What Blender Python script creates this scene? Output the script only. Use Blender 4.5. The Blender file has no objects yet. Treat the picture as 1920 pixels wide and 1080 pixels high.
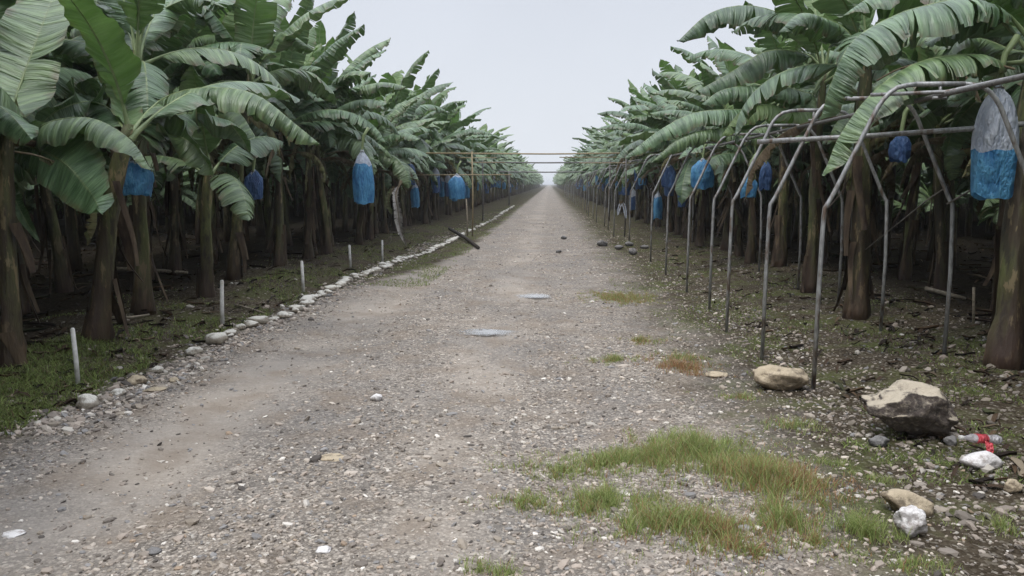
import bpy, math, random
import numpy as np
from mathutils import Vector, Matrix

R = math.radians
sc = bpy.context.scene
C = sc.collection

# ------------------------------------------------------------------ camera
F = 1500.0                                   # focal length in photo pixels (1920 wide)
CAM = Vector((0, 0, 1.6))
PIT = math.atan(195 / F)
YAW = math.atan(70 * math.cos(PIT) / F)
cam_d = bpy.data.cameras.new('camera')
cam_d.sensor_width = 36; cam_d.lens = 36 * F / 1920
cam_d.clip_start = 0.05; cam_d.clip_end = 5000
cam = bpy.data.objects.new('camera', cam_d); C.objects.link(cam)
cam.location = CAM
cam.rotation_euler = (math.pi / 2 - PIT, 0, YAW)
sc.camera = cam
FW = Vector((-math.sin(YAW) * math.cos(PIT), math.cos(YAW) * math.cos(PIT), -math.sin(PIT)))
RT = Vector((math.cos(YAW), math.sin(YAW), 0))
UP = RT.cross(FW)

# ------------------------------------------------------------------ sky, sun, exposure
w = bpy.data.worlds.new('World'); sc.world = w; w.use_nodes = True
nt = w.node_tree; nt.nodes.clear()
SUN_EL, SUN_AZ = R(58), R(215)
sky = nt.nodes.new('ShaderNodeTexSky'); sky.sky_type = 'NISHITA'; sky.sun_disc = False
sky.sun_elevation = SUN_EL; sky.sun_rotation = SUN_AZ; sky.air_density = 1.0; sky.dust_density = 4.0
tc = nt.nodes.new('ShaderNodeTexCoord')
sep = nt.nodes.new('ShaderNodeSeparateXYZ'); nt.links.new(tc.outputs['Generated'], sep.inputs[0])
ramp = nt.nodes.new('ShaderNodeValToRGB')
ramp.color_ramp.elements[0].position = 0.0; ramp.color_ramp.elements[0].color = (0.80, 0.84, 0.90, 1)
ramp.color_ramp.elements[1].position = 0.55; ramp.color_ramp.elements[1].color = (0.60, 0.635, 0.72, 1)
e = ramp.color_ramp.elements.new(0.2); e.color = (0.71, 0.75, 0.825, 1)
nt.links.new(sep.outputs['Z'], ramp.inputs[0])
cn = nt.nodes.new('ShaderNodeTexNoise'); cn.inputs['Scale'].default_value = 2.2; cn.inputs['Detail'].default_value = 4
nt.links.new(tc.outputs['Generated'], cn.inputs['Vector'])
cr = nt.nodes.new('ShaderNodeMapRange'); cr.inputs[3].default_value = 9.6; cr.inputs[4].default_value = 12.0
nt.links.new(cn.outputs[0], cr.inputs[0])
mul = nt.nodes.new('ShaderNodeVectorMath'); mul.operation = 'SCALE'
zen = nt.nodes.new('ShaderNodeMapRange'); zen.interpolation_type = 'SMOOTHSTEP'
zen.inputs[1].default_value = 0.28; zen.inputs[2].default_value = 0.95; zen.inputs[3].default_value = 1.0; zen.inputs[4].default_value = 3.6
nt.links.new(sep.outputs['Z'], zen.inputs[0])
zm = nt.nodes.new('ShaderNodeMath'); zm.operation = 'MULTIPLY'; nt.links.new(zen.outputs[0], zm.inputs[1])
nt.links.new(ramp.outputs[0], mul.inputs[0]); nt.links.new(cr.outputs[0], zm.inputs[0]); nt.links.new(zm.outputs[0], mul.inputs['Scale'])
mx = nt.nodes.new('ShaderNodeMix'); mx.data_type = 'RGBA'; mx.inputs[0].default_value = 0.93
nt.links.new(sky.outputs[0], mx.inputs[6]); nt.links.new(mul.outputs[0], mx.inputs[7])
bg = nt.nodes.new('ShaderNodeBackground'); bg.inputs[1].default_value = 0.1
nt.links.new(mx.outputs[2], bg.inputs[0])
wo = nt.nodes.new('ShaderNodeOutputWorld'); nt.links.new(bg.outputs[0], wo.inputs[0])

sd = bpy.data.lights.new('sun', 'SUN'); sd.energy = 1.5; sd.angle = R(14); sd.color = (1.0, 0.97, 0.92)
so = bpy.data.objects.new('sun', sd); C.objects.link(so)
sdir = Vector((math.sin(SUN_AZ) * math.cos(SUN_EL), math.cos(SUN_AZ) * math.cos(SUN_EL), math.sin(SUN_EL)))
so.rotation_euler = sdir.to_track_quat('Z', 'Y').to_euler()
sc.view_settings.view_transform = 'Standard'; sc.view_settings.look = 'None'
sc.view_settings.gamma = 1; sc.view_settings.exposure = 0.0
sc.cycles.max_bounces = 5; sc.cycles.diffuse_bounces = 2; sc.cycles.transparent_max_bounces = 8
sc.cycles.glossy_bounces = 2; sc.cycles.transmission_bounces = 4

# ------------------------------------------------------------------ placing helpers
def ray(px, py):
    return (FW * F + RT * (px - 960) + UP * (540 - py)).normalized()
def at(px, py, Y):
    d = ray(px, py); return CAM + d * (Y / d.y)
def sstep(a, b, x):
    t = np.clip((x - a) / (b - a), 0, 1); return t * t * (3 - 2 * t)
def gz(x, y):
    x = np.asarray(x, float); y = np.asarray(y, float)
    h = 0.012 * np.sin(x * 2.3 + 0.6 * np.sin(y * 1.1)) * np.sin(y * 1.7 + x) + 0.008 * np.sin(x * 5.1 + y * 3.3) * np.sin(y * 4.3 - x * 2)
    h = h - 0.03 * np.exp(-((x + 2.35 - .2 * np.sin(y * .2)) / .35) ** 2) - 0.02 * np.exp(-((x - .1) / .4) ** 2)
    h = h + 0.10 * sstep(3.3, 4.4, -x) + 0.07 * sstep(2.0, 4.2, x)
    h = h - .035 * np.exp(-(((x + .66) / .26) ** 2 + ((y - 8.55) / .20) ** 2)) - .03 * np.exp(-(((x + .2) / .17) ** 2 + ((y - 11.3) / .25) ** 2))
    out = sstep(3.6, 4.6, np.abs(x))
    h = h + out * (0.03 * np.sin(x * 1.9 + 1.3 * y) + 0.025 * np.sin(2.7 * y - x * 3.1))
    return h
def gp(px, py):
    z = 0.0
    for _ in range(4):
        d = ray(px, py); p = CAM + d * ((z - CAM.z) / d.z); z = float(gz(p.x, p.y))
    return Vector((p.x, p.y, z))

# ------------------------------------------------------------------ object helpers
def tag(o, label=None, cat=None, group=None, kind=None):
    if label: o['label'] = label
    if cat: o['category'] = cat
    if group: o['group'] = group
    if kind: o['kind'] = kind
    return o
def empty(name, loc=(0, 0, 0), rz=0.0, s=1.0):
    o = bpy.data.objects.new(name, None); C.objects.link(o)
    o.location = loc; o.rotation_euler = (0, 0, rz); o.scale = (s, s, s); o.empty_display_size = .2
    return o
def link(name, me, parent=None, loc=None):
    o = bpy.data.objects.new(name, me); C.objects.link(o)
    if parent: o.parent = parent
    if loc is not None: o.location = loc
    return o
def copy_tree(o, parent=None):
    c = o.copy(); C.objects.link(c); c.parent = parent
    for ch in list(o.children): copy_tree(ch, c)
    return c

class MB:
    """collects vertices, faces, uvs, material indices and colours into one mesh"""
    def __init__(s): s.v = []; s.f = []; s.uv = []; s.mi = []; s.n = 0
    def add(s, verts, faces, mi=0, uvs=None):
        b = s.n; verts = [tuple(p) for p in verts]
        s.v += verts; s.n += len(verts)
        for fc in faces:
            s.f.append([b + k for k in fc]); s.mi.append(mi)
            s.uv += [uvs[k] for k in fc] if uvs is not None else [(0, 0)] * len(fc)
    def tube(s, pts, rad, sides=8, mi=0, cap=True):
        pts = [Vector(p) for p in pts]; n = len(pts)
        if not hasattr(rad, '__len__'): rad = [rad] * n
        vs = []; ref = None
        for i, p in enumerate(pts):
            t = (pts[min(i + 1, n - 1)] - pts[max(i - 1, 0)]).normalized()
            if ref is None:
                ref = Vector((0, 0, 1)) if abs(t.z) < .9 else Vector((1, 0, 0))
            a = (ref - t * ref.dot(t)).normalized(); ref = a; b = t.cross(a)
            for k in range(sides):
                an = 2 * math.pi * k / sides
                vs.append(p + (a * math.cos(an) + b * math.sin(an)) * rad[i])
        fs = [(i * sides + k, i * sides + (k + 1) % sides, (i + 1) * sides + (k + 1) % sides, (i + 1) * sides + k)
              for i in range(n - 1) for k in range(sides)]
        if cap:
            fs.append(tuple(reversed(range(sides)))); fs.append(tuple((n - 1) * sides + k for k in range(sides)))
        uv = [(k / sides, i / max(1, n - 1)) for i in range(n) for k in range(sides)]
        s.add(vs, fs, mi, uv)
    def mesh(s, name, mats, smooth=True):
        me = bpy.data.meshes.new(name)
        me.from_pydata(s.v, [], s.f)
        for m in mats: me.materials.append(m)
        uvl = me.uv_layers.new(name='UVMap')
        uvl.data.foreach_set('uv', np.array(s.uv, dtype=np.float32).ravel())
        me.polygons.foreach_set('material_index', np.array(s.mi, dtype=np.int32))
        me.polygons.foreach_set('use_smooth', np.full(len(s.f), smooth))
        me.update(); return me

def np_mesh(name, V, Fc, mats, col=None, smooth=False):
    """V (n,3), Fc (m,k) with constant k"""
    me = bpy.data.meshes.new(name); k = Fc.shape[1]
    me.vertices.add(len(V)); me.vertices.foreach_set('co', V.astype(np.float32).ravel())
    me.loops.add(Fc.size); me.loops.foreach_set('vertex_index', Fc.astype(np.int32).ravel())
    me.polygons.add(len(Fc)); me.polygons.foreach_set('loop_start', np.arange(len(Fc), dtype=np.int32) * k)
    for m in mats: me.materials.append(m)
    me.polygons.foreach_set('use_smooth', np.full(len(Fc), smooth))
    me.update(calc_edges=True)
    if col is not None:
        a = me.color_attributes.new('Col', 'FLOAT_COLOR', 'POINT')
        c4 = np.ones((len(V), 4), np.float32); c4[:, :3] = col
        a.data.foreach_set('color', c4.ravel())
    return me

# ------------------------------------------------------------------ materials
class NT:
    def __init__(s, name):
        s.m = bpy.data.materials.new(name); s.m.use_nodes = True; s.t = s.m.node_tree; s.t.nodes.clear()
        s.out = s.n('OutputMaterial')
    def n(s, k, **kw):
        nd = s.t.nodes.new('ShaderNode' + k)
        for a, b in kw.items(): setattr(nd, a, b)
        return nd
    def l(s, a, b): s.t.links.new(a, b)
    def noise(s, vec, scale, detail=3, rough=.55, sc3=None):
        if sc3:
            mp = s.n('Mapping'); mp.inputs['Scale'].default_value = sc3; s.l(vec, mp.inputs[0]); vec = mp.outputs[0]
        nd = s.n('TexNoise'); nd.inputs['Scale'].default_value = scale; nd.inputs['Detail'].default_value = detail
        nd.inputs['Roughness'].default_value = rough; s.l(vec, nd.inputs['Vector']); return nd.outputs[0]
    def vor(s, vec, scale, rnd=1.0, feat='F1'):
        nd = s.n('TexVoronoi'); nd.feature = feat; nd.inputs['Scale'].default_value = scale
        nd.inputs['Randomness'].default_value = rnd; s.l(vec, nd.inputs['Vector']); return nd
    def ramp(s, fac, stops, interp='LINEAR'):
        nd = s.n('ValToRGB'); cr = nd.color_ramp; cr.interpolation = interp
        while len(cr.elements) < len(stops): cr.elements.new(0.5)
        for el, (p, c) in zip(cr.elements, stops):
            el.position = p; el.color = (c, c, c, 1) if not hasattr(c, '__len__') else (*c, 1)
        s.l(fac, nd.inputs[0]); return nd.outputs[0]
    def mix(s, fac, a, b, bt='MIX'):
        nd = s.n('Mix', data_type='RGBA', blend_type=bt)
        for sock, v in ((0, fac), (6, a), (7, b)):
            if hasattr(v, 'is_linked'): s.l(v, nd.inputs[sock])
            elif hasattr(v, '__len__'): nd.inputs[sock].default_value = (*v, 1)
            else: nd.inputs[sock].default_value = v
        return nd.outputs[2]
    def math(s, op, a, b=0.0, c=None, clamp=False):
        nd = s.n('Math', operation=op); nd.use_clamp = clamp
        for i, v in enumerate((a, b) if c is None else (a, b, c)):
            if hasattr(v, 'is_linked'): s.l(v, nd.inputs[i])
            else: nd.inputs[i].default_value = v
        return nd.outputs[0]
    def bump(s, h, strength=.5, dist=.01, nrm=None):
        nd = s.n('Bump'); nd.inputs['Strength'].default_value = strength; nd.inputs['Distance'].default_value = dist
        s.l(h, nd.inputs['Height'])
        if nrm: s.l(nrm, nd.inputs['Normal'])
        return nd.outputs[0]
    def pbsdf(s, col, rough=.8, nrm=None, spec=.3, metal=0.0):
        nd = s.n('BsdfPrincipled')
        for key, v in (('Base Color', col), ('Roughness', rough), ('Metallic', metal), ('Specular IOR Level', spec)):
            if hasattr(v, 'is_linked'): s.l(v, nd.inputs[key])
            elif hasattr(v, '__len__'): nd.inputs[key].default_value = (*v, 1)
            else: nd.inputs[key].default_value = v
        if nrm: s.l(nrm, nd.inputs['Normal'])
        return nd
    def done(s, sh): s.l(sh, s.out.inputs[0]); return s.m
    def pos(s): return s.n('NewGeometry').outputs['Position']
    def obj(s): return s.n('TexCoord').outputs['Object']

def mat_ground():
    t = NT('gravel_and_soil'); P = t.pos()
    sp = t.n('SeparateXYZ'); t.l(P, sp.inputs[0]); X = sp.outputs[0]; Y = sp.outputs[1]
    edge = t.noise(P, .9, 4, .65); edge2 = t.noise(P, 5, 3)
    wob = t.math('MULTIPLY', t.math('SUBTRACT', edge, .5), 1.5)
    wob = t.math('ADD', wob, t.math('MULTIPLY', t.math('SUBTRACT', edge2, .5), .5))
    xl = t.math('ADD', X, t.math('MULTIPLY', wob, .45)); xr = t.math('ADD', X, wob)
    nw = t.n('MapRange', interpolation_type='SMOOTHSTEP'); t.l(Y, nw.inputs[0]); nw.inputs[1].default_value = 9.5; nw.inputs[2].default_value = 19
    nw.inputs[3].default_value = 0; nw.inputs[4].default_value = 1.35
    xl = t.math('SUBTRACT', xl, nw.outputs[0])
    ml = t.n('MapRange', interpolation_type='SMOOTHSTEP'); t.l(xl, ml.inputs[0]); ml.inputs[1].default_value = -3.55; ml.inputs[2].default_value = -3.15
    mr = t.n('MapRange', interpolation_type='SMOOTHSTEP'); t.l(xr, mr.inputs[0]); mr.inputs[1].default_value = .75; mr.inputs[2].default_value = 1.9
    mr.inputs[3].default_value = 1; mr.inputs[4].default_value = 0
    road = t.math('MULTIPLY', ml.outputs[0], mr.outputs[0])
    # pebbles at three sizes
    v1 = t.vor(P, 26); v2 = t.vor(P, 55); v3 = t.vor(P, 120)
    pc1 = t.ramp(t.n('SeparateColor').outputs[0], [(0, 0)]) if False else None
    s1 = t.n('SeparateColor'); t.l(v1.outputs['Color'], s1.inputs[0])
    s2 = t.n('SeparateColor'); t.l(v2.outputs['Color'], s2.inputs[0])
    s3 = t.n('SeparateColor'); t.l(v3.outputs['Color'], s3.inputs[0])
    stones = [(0.0, (.04, .036, .032)), (.15, (.115, .103, .09)), (.55, (.26, .235, .205)), (.85, (.42, .385, .34)), (1.0, (.66, .61, .54))]
    c1 = t.ramp(s1.outputs[0], stones); c2 = t.ramp(s2.outputs[0], stones); c3 = t.ramp(s3.outputs[0], stones)
    pick = t.math('GREATER_THAN', s1.outputs[1], .72)
    g = t.mix(pick, c2, c1); g = t.mix(.4, g, c3)
    # crevices between stones (dirt)
    cre = t.ramp(v2.outputs['Distance'], [(.0, 0), (.42, 0), (.75, 1)])
    g = t.mix(t.math('MULTIPLY', cre, .6), g, (.075, .065, .055))
    # worn wheel tracks of fine tan dust
    big = t.noise(P, .55, 5, .6)
    fine = t.mix(t.noise(P, 40, 4), (.25, .225, .195), (.38, .348, .305))
    d1 = t.n('MapRange', interpolation_type='SMOOTHSTEP'); t.l(t.math('ABSOLUTE', t.math('ADD', X, 2.35)), d1.inputs[0])
    d1.inputs[1].default_value = .15; d1.inputs[2].default_value = .75; d1.inputs[3].default_value = 1; d1.inputs[4].default_value = 0
    d2 = t.n('MapRange', interpolation_type='SMOOTHSTEP'); t.l(t.math('ABSOLUTE', t.math('ADD', X, .55)), d2.inputs[0])
    d2.inputs[1].default_value = .1; d2.inputs[2].default_value = .55; d2.inputs[3].default_value = .75; d2.inputs[4].default_value = 0
    trk = t.math('MAXIMUM', d1.outputs[0], d2.outputs[0])
    trk = t.math('MULTIPLY', trk, t.ramp(big, [(.38, 0.05), (.56, 1)]))
    trk = t.math('MAXIMUM', trk, t.math('MULTIPLY', t.ramp(t.noise(P, 1.7, 4), [(.5, 0), (.68, 1)]), .5))
    g = t.mix(t.math('MULTIPLY', trk, .85), g, fine)
    # broad tone patches: grey-blue damp and brown
    pt = t.noise(P, .8, 4, .6, (1, .6, 1))
    g = t.mix(t.ramp(pt, [(.42, 0.0), (.62, .75)]), g, t.mix(.6, g, (.15, .148, .146)))
    g = t.mix(t.ramp(t.noise(P, 2.3, 4), [(.48, 0), (.68, .6)]), g, (.19, .155, .12))
    # soil
    soil = t.ramp(t.noise(P, 3.2, 6, .7), [(.3, (.020, .016, .011)), (.5, (.060, .047, .033)), (.7, (.15, .12, .086))])
    sv = t.ramp(s2.outputs[2], [(0, (.035, .027, .018)), (.7, (.085, .068, .048)), (.93, (.20, .175, .135)), (1, (.4, .36, .3))])
    soil = t.mix(.55, soil, sv)
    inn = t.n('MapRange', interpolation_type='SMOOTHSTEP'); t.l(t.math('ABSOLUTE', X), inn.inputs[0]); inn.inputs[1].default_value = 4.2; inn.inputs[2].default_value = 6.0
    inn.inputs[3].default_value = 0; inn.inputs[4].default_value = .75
    soil = t.mix(inn.outputs[0], soil, (.007, .0055, .004))  # shade under the plants painted into the dark soil colour, away from the track
    moss = t.ramp(t.noise(P, 1.6, 5, .7), [(.47, 0), (.64, .8)])
    nearedge = t.n('MapRange'); t.l(t.math('ABSOLUTE', X), nearedge.inputs[0]); nearedge.inputs[1].default_value = 3.9; nearedge.inputs[2].default_value = 5.2
    nearedge.inputs[3].default_value = 1; nearedge.inputs[4].default_value = .12
    soil = t.mix(t.math('MULTIPLY', moss, nearedge.outputs[0]), soil, t.mix(t.noise(P, 30, 3), (.035, .045, .016), (.115, .13, .045)))
    g = t.mix(1.0, g, (1.06, 1.01, .95), 'MULTIPLY')
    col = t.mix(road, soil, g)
    h = t.math('ADD', t.math('MULTIPLY', t.math('SUBTRACT', 1, v1.outputs['Distance']), 1.0), t.math('MULTIPLY', t.math('SUBTRACT', 1, v2.outputs['Distance']), .7))
    h = t.math('ADD', h, t.math('MULTIPLY', t.noise(P, 90, 3), .8))
    h = t.math('MULTIPLY', h, t.math('SUBTRACT', 1.0, t.math('MULTIPLY', trk, .7)))
    nr = t.bump(h, .9, .012)
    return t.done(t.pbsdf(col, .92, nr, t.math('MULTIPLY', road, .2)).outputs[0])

def mat_leaf(name, lo, hi, trans, dry=0.0, spec=.5, rough=.42):
    t = NT(name)
    uv = t.n('UVMap'); uv.uv_map = 'UVMap'
    sp = t.n('SeparateXYZ'); t.l(uv.outputs[0], sp.inputs[0]); U = sp.outputs[0]; V = sp.outputs[1]
    av = t.math('ABSOLUTE', V)
    oi = t.n('ObjectInfo'); rnd = oi.outputs['Random']
    cb = t.n('CombineXYZ'); t.l(U, cb.inputs[0]); t.l(V, cb.inputs[1]); t.l(t.math('MULTIPLY', rnd, 37.0), cb.inputs[2])
    vein = t.noise(cb.outputs[0], 1.0, 3, .6, (70, 1.2, 1))
    patch = t.noise(cb.outputs[0], 1.0, 3, .5, (3.5, 1.4, 1))
    c = t.mix(t.ramp(patch, [(.3, 0), (.7, 1)]), lo, hi)
    c = t.mix(t.math('MULTIPLY', t.ramp(vein, [(.35, 0), (.7, 1)]), .45), c, tuple(min(1, k * 1.7) for k in hi))
    c = t.mix(t.math('MULTIPLY', t.math('GREATER_THAN', rnd, .62), .45), c, (.14, .18, .065))
    hv = t.n('HueSaturation'); hv.inputs['Saturation'].default_value = 1.0
    t.l(t.math('ADD', .72, t.math('MULTIPLY', rnd, .6)), hv.inputs['Value']); t.l(c, hv.inputs['Color']); c = hv.outputs[0]
    # brown scorched margins
    edge = t.math('MULTIPLY', t.ramp(av, [(.68, 0), (1.0, 1)]), t.ramp(t.noise(cb.outputs[0], 1.0, 3, .6, (8, 2, 1)), [(.42, 0), (.58, 1)]))
    c = t.mix(edge, c, (.115, .075, .035))
    # pale line of the midrib
    c = t.mix(t.ramp(av, [(.0, .75), (.035, .6), (.06, 0)]), c, (.22, .27, .12))
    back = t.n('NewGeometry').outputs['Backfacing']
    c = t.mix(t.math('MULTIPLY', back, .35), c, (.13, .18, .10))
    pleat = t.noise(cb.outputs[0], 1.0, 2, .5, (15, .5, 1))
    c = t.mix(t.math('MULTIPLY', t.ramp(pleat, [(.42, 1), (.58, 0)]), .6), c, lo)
    h = t.math('ADD', t.math('MULTIPLY', vein, .4), t.math('MULTIPLY', pleat, 1.6))
    nr = t.bump(h, .8, .03)
    # wax bloom makes the gloss uneven
    rg = t.math('ADD', rough - .08, t.math('MULTIPLY', patch, .22))
    p = t.pbsdf(c, rg, nr, spec)
    tr = t.n('BsdfTranslucent'); t.l(t.mix(.55, c, (.14, .30, .035)), tr.inputs[0])
    ms = t.n('MixShader'); ms.inputs[0].default_value = trans
    t.l(p.outputs[0], ms.inputs[1]); t.l(tr.outputs[0], ms.inputs[2])
    return t.done(ms.outputs[0])

def mat_noise(name, c1, c2, scale=8, rough=.8, spec=.3, sc3=None, bump=.4, bd=.01, metal=0.0, detail=5, coord='obj', c3=None, lo=.35, hi=.65):
    t = NT(name); P = t.obj() if coord == 'obj' else t.pos()
    n1 = t.noise(P, scale, detail, .62, sc3)
    c = t.mix(t.ramp(n1, [(lo, 0), (hi, 1)]), c1, c2)
    if c3: c = t.mix(t.ramp(t.noise(P, scale * .37, 4, .6, sc3), [(.52, 0), (.66, 1)]), c, c3)
    n2 = t.noise(P, scale * 3, 3, .6, sc3)
    nr = t.bump(t.math('ADD', n1, t.math('MULTIPLY', n2, .4)), bump, bd)
    return t.done(t.pbsdf(c, rough, nr, spec, metal).outputs[0])

def mat_stem():
    t = NT('pseudostem_bark'); P = t.obj()
    oi = t.n('ObjectInfo')
    ad = t.n('VectorMath', operation='ADD'); t.l(P, ad.inputs[0])
    cbb = t.n('CombineXYZ'); t.l(t.math('MULTIPLY', oi.outputs['Random'], 50), cbb.inputs[2]); t.l(cbb.outputs[0], ad.inputs[1]); Q = ad.outputs[0]
    n1 = t.noise(Q, 1, 5, .65, (11, 11, 2.8)); n2 = t.noise(Q, 1, 4, .6, (5, 5, 1.1)); n3 = t.noise(Q, 1, 3, .5, (40, 40, 5))
    c = t.mix(t.ramp(n2, [(.40, 0), (.60, 1)]), (.085, .105, .028), (.030, .018, .012))
    c = t.mix(t.ramp(n1, [(.56, 0), (.60, .9)]), c, (.22, .17, .09))
    c = t.mix(t.ramp(n1, [(.38, .97), (.47, 0)]), c, (.008, .006, .005))
    c = t.mix(t.math('MULTIPLY', n3, .3), c, (.16, .14, .07))
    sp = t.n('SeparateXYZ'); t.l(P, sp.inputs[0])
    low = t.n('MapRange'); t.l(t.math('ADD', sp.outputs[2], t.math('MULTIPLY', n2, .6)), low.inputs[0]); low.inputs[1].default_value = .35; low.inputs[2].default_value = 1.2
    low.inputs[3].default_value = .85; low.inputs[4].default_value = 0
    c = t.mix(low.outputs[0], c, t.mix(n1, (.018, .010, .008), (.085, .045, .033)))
    nr = t.bump(t.math('ADD', n1, t.math('MULTIPLY', n3, .5)), .8, .02)
    return t.done(t.pbsdf(c, .55, nr, .4).outputs[0])

def mat_attr(name, rough=.85, spec=.25, trans=0.0, bump=0.0):
    t = NT(name); a = t.n('VertexColor'); a.layer_name = 'Col'; c = a.outputs[0]
    nr = None
    if bump:
        n1 = t.noise(t.pos(), 160, 3); nr = t.bump(n1, bump, .004)
        c = t.mix(t.math('MULTIPLY', n1, .4), c, t.mix(.5, c, (.1, .09, .08)))
    p = t.pbsdf(c, rough, nr, spec)
    if not trans: return t.done(p.outputs[0])
    tr = t.n('BsdfTranslucent'); t.l(c, tr.inputs[0]); ms = t.n('MixShader'); ms.inputs[0].default_value = trans
    t.l(p.outputs[0], ms.inputs[1]); t.l(tr.outputs[0], ms.inputs[2]); return t.done(ms.outputs[0])

def mat_film(name, c1, c2, trans=.35, rough=.35):
    t = NT(name); P = t.obj()
    n1 = t.noise(P, 9, 4, .6, (1, 1, .5)); n2 = t.noise(P, 30, 3, .6, (1, 1, .3))
    c = t.mix(t.ramp(n1, [(.35, 0), (.65, 1)]), c1, c2)
    nr = t.bump(t.math('ADD', n1, t.math('MULTIPLY', n2, .8)), 1.0, .06)
    c = t.mix(t.math('MULTIPLY', t.ramp(n2, [(.45, 0), (.7, 1)]), .35), c, tuple(min(.8, k * 1.6 + .05) for k in c2))
    p = t.pbsdf(c, rough, nr, .45)
    tr = t.n('BsdfTranslucent'); t.l(c, tr.inputs[0]); ms = t.n('MixShader'); ms.inputs[0].default_value = trans
    t.l(p.outputs[0], ms.inputs[1]); t.l(tr.outputs[0], ms.inputs[2]); return t.done(ms.outputs[0])

def mat_rock(name, top, low, dark, lo_=.25):
    t = NT(name); P = t.obj()
    n1 = t.noise(P, 9, 6, .65); n2 = t.noise(P, 40, 5, .6); g = t.n('NewGeometry')
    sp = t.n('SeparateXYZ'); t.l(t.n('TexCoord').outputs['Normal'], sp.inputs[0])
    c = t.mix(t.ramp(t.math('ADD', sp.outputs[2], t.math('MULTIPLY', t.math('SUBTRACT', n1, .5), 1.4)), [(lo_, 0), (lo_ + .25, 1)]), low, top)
    c = t.mix(t.ramp(n1, [(.36, .8), (.46, 0)]), c, dark)
    c = t.mix(t.math('MULTIPLY', t.ramp(n2, [(.5, 0), (.7, 1)]), .3), c, tuple(min(1, k * 1.35) for k in top))
    nr = t.bump(t.math('ADD', n1, t.math('MULTIPLY', n2, .35)), .9, .03)
    return t.done(t.pbsdf(c, .85, nr, .25).outputs[0])

M = {}
M['ground'] = mat_ground()
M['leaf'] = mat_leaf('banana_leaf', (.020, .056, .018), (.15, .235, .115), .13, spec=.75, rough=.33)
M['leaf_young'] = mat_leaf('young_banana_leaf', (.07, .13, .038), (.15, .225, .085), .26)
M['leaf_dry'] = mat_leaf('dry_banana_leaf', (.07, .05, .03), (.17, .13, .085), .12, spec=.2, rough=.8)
M['rib'] = mat_noise('leaf_midrib', (.13, .18, .075), (.24, .29, .14), 6, .5, .4)
M['rib_dry'] = mat_noise('dry_midrib', (.11, .08, .05), (.2, .16, .10), 6, .8, .2)
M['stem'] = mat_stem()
M['husk'] = mat_noise('dry_sheath', (.022, .014, .010), (.10, .072, .045), 1, .85, .2, (9, 9, 2), .8, .02)
M['pipe'] = mat_noise('weathered_galvanised_pipe', (.19, .19, .185), (.36, .36, .35), 7, .5, .4, (6, 6, 2), .3, .003, .35, c3=(.13, .095, .07))
M['pipe_tan'] = mat_noise('rusty_yellow_pipe', (.20, .15, .085), (.33, .27, .15), 7, .65, .4, (6, 6, 2), .3, .003, 0)
M['pipe_dark'] = mat_noise('dull_steel_pipe', (.09, .085, .08), (.19, .18, .165), 7, .6, .4, (2, 6, 6), .3, .003, .3)
M['white_paint'] = mat_noise('chalky_white_paint', (.42, .40, .36), (.72, .71, .68), 12, .8, .25, c3=(.3, .26, .2))
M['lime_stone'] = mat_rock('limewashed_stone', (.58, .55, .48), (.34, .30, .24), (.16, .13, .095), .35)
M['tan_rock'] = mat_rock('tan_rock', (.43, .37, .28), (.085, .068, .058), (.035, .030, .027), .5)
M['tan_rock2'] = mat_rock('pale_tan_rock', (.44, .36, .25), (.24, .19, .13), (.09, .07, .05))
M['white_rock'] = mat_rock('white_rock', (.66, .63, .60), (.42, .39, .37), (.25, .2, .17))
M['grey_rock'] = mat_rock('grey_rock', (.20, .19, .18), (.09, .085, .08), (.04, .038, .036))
M['bag_blue'] = mat_film('blue_plastic_film', (.04, .17, .38), (.11, .34, .56), .3)
M['bag_white'] = mat_film('milky_plastic_film', (.42, .47, .56), (.62, .66, .72), .35)
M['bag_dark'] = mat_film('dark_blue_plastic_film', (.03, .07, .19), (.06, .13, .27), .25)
M['wood_dark'] = mat_noise('wet_dark_wood', (.012, .010, .008), (.05, .038, .028), 3, .8, .3, (8, 1, 8), .6)
M['wood_pale'] = mat_noise('weathered_pale_wood', (.16, .13, .09), (.34, .29, .22), 4, .8, .2, (8, 1, 8), .6)
M['rope'] = mat_noise('old_twine', (.10, .095, .085), (.22, .2, .17), 20, .9, .1)
M['stone_attr'] = mat_attr('loose_stones', .85, .25, 0, .5)
M['grass_attr'] = mat_attr('grass_blades', .6, .3, .35)
M['litter_attr'] = mat_attr('leaf_litter', .85, .2, .1)
M['red'] = mat_film('red_printed_label', (.55, .035, .05), (.72, .10, .12), .2)
M['clear'] = mat_film('scuffed_clear_plastic', (.50, .46, .46), (.74, .71, .70), .45, .2)
t_ = NT('puddle_water'); wp = t_.pbsdf((.42, .42, .41), .2, t_.bump(t_.noise(t_.pos(), 30, 3), .3, .004), 1.0)
ln_ = t_.n('VectorMath', operation='LENGTH'); mp_ = t_.n('Mapping'); mp_.inputs['Scale'].default_value = (2.7, 3.2, 0); t_.l(t_.obj(), mp_.inputs[0]); t_.l(mp_.outputs[0], ln_.inputs[0])
fa_ = t_.math('ADD', ln_.outputs['Value'], t_.math('MULTIPLY', t_.math('SUBTRACT', t_.noise(t_.pos(), 16, 5, .7), .5), 1.6))
fade = t_.ramp(fa_, [(.25, .15), (.95, 1)]); tp_ = t_.n('BsdfTransparent'); ms_ = t_.n('MixShader'); t_.l(fade, ms_.inputs[0]); t_.l(wp.outputs[0], ms_.inputs[1]); t_.l(tp_.outputs[0], ms_.inputs[2])
M['water'] = t_.done(ms_.outputs[0])

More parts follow.
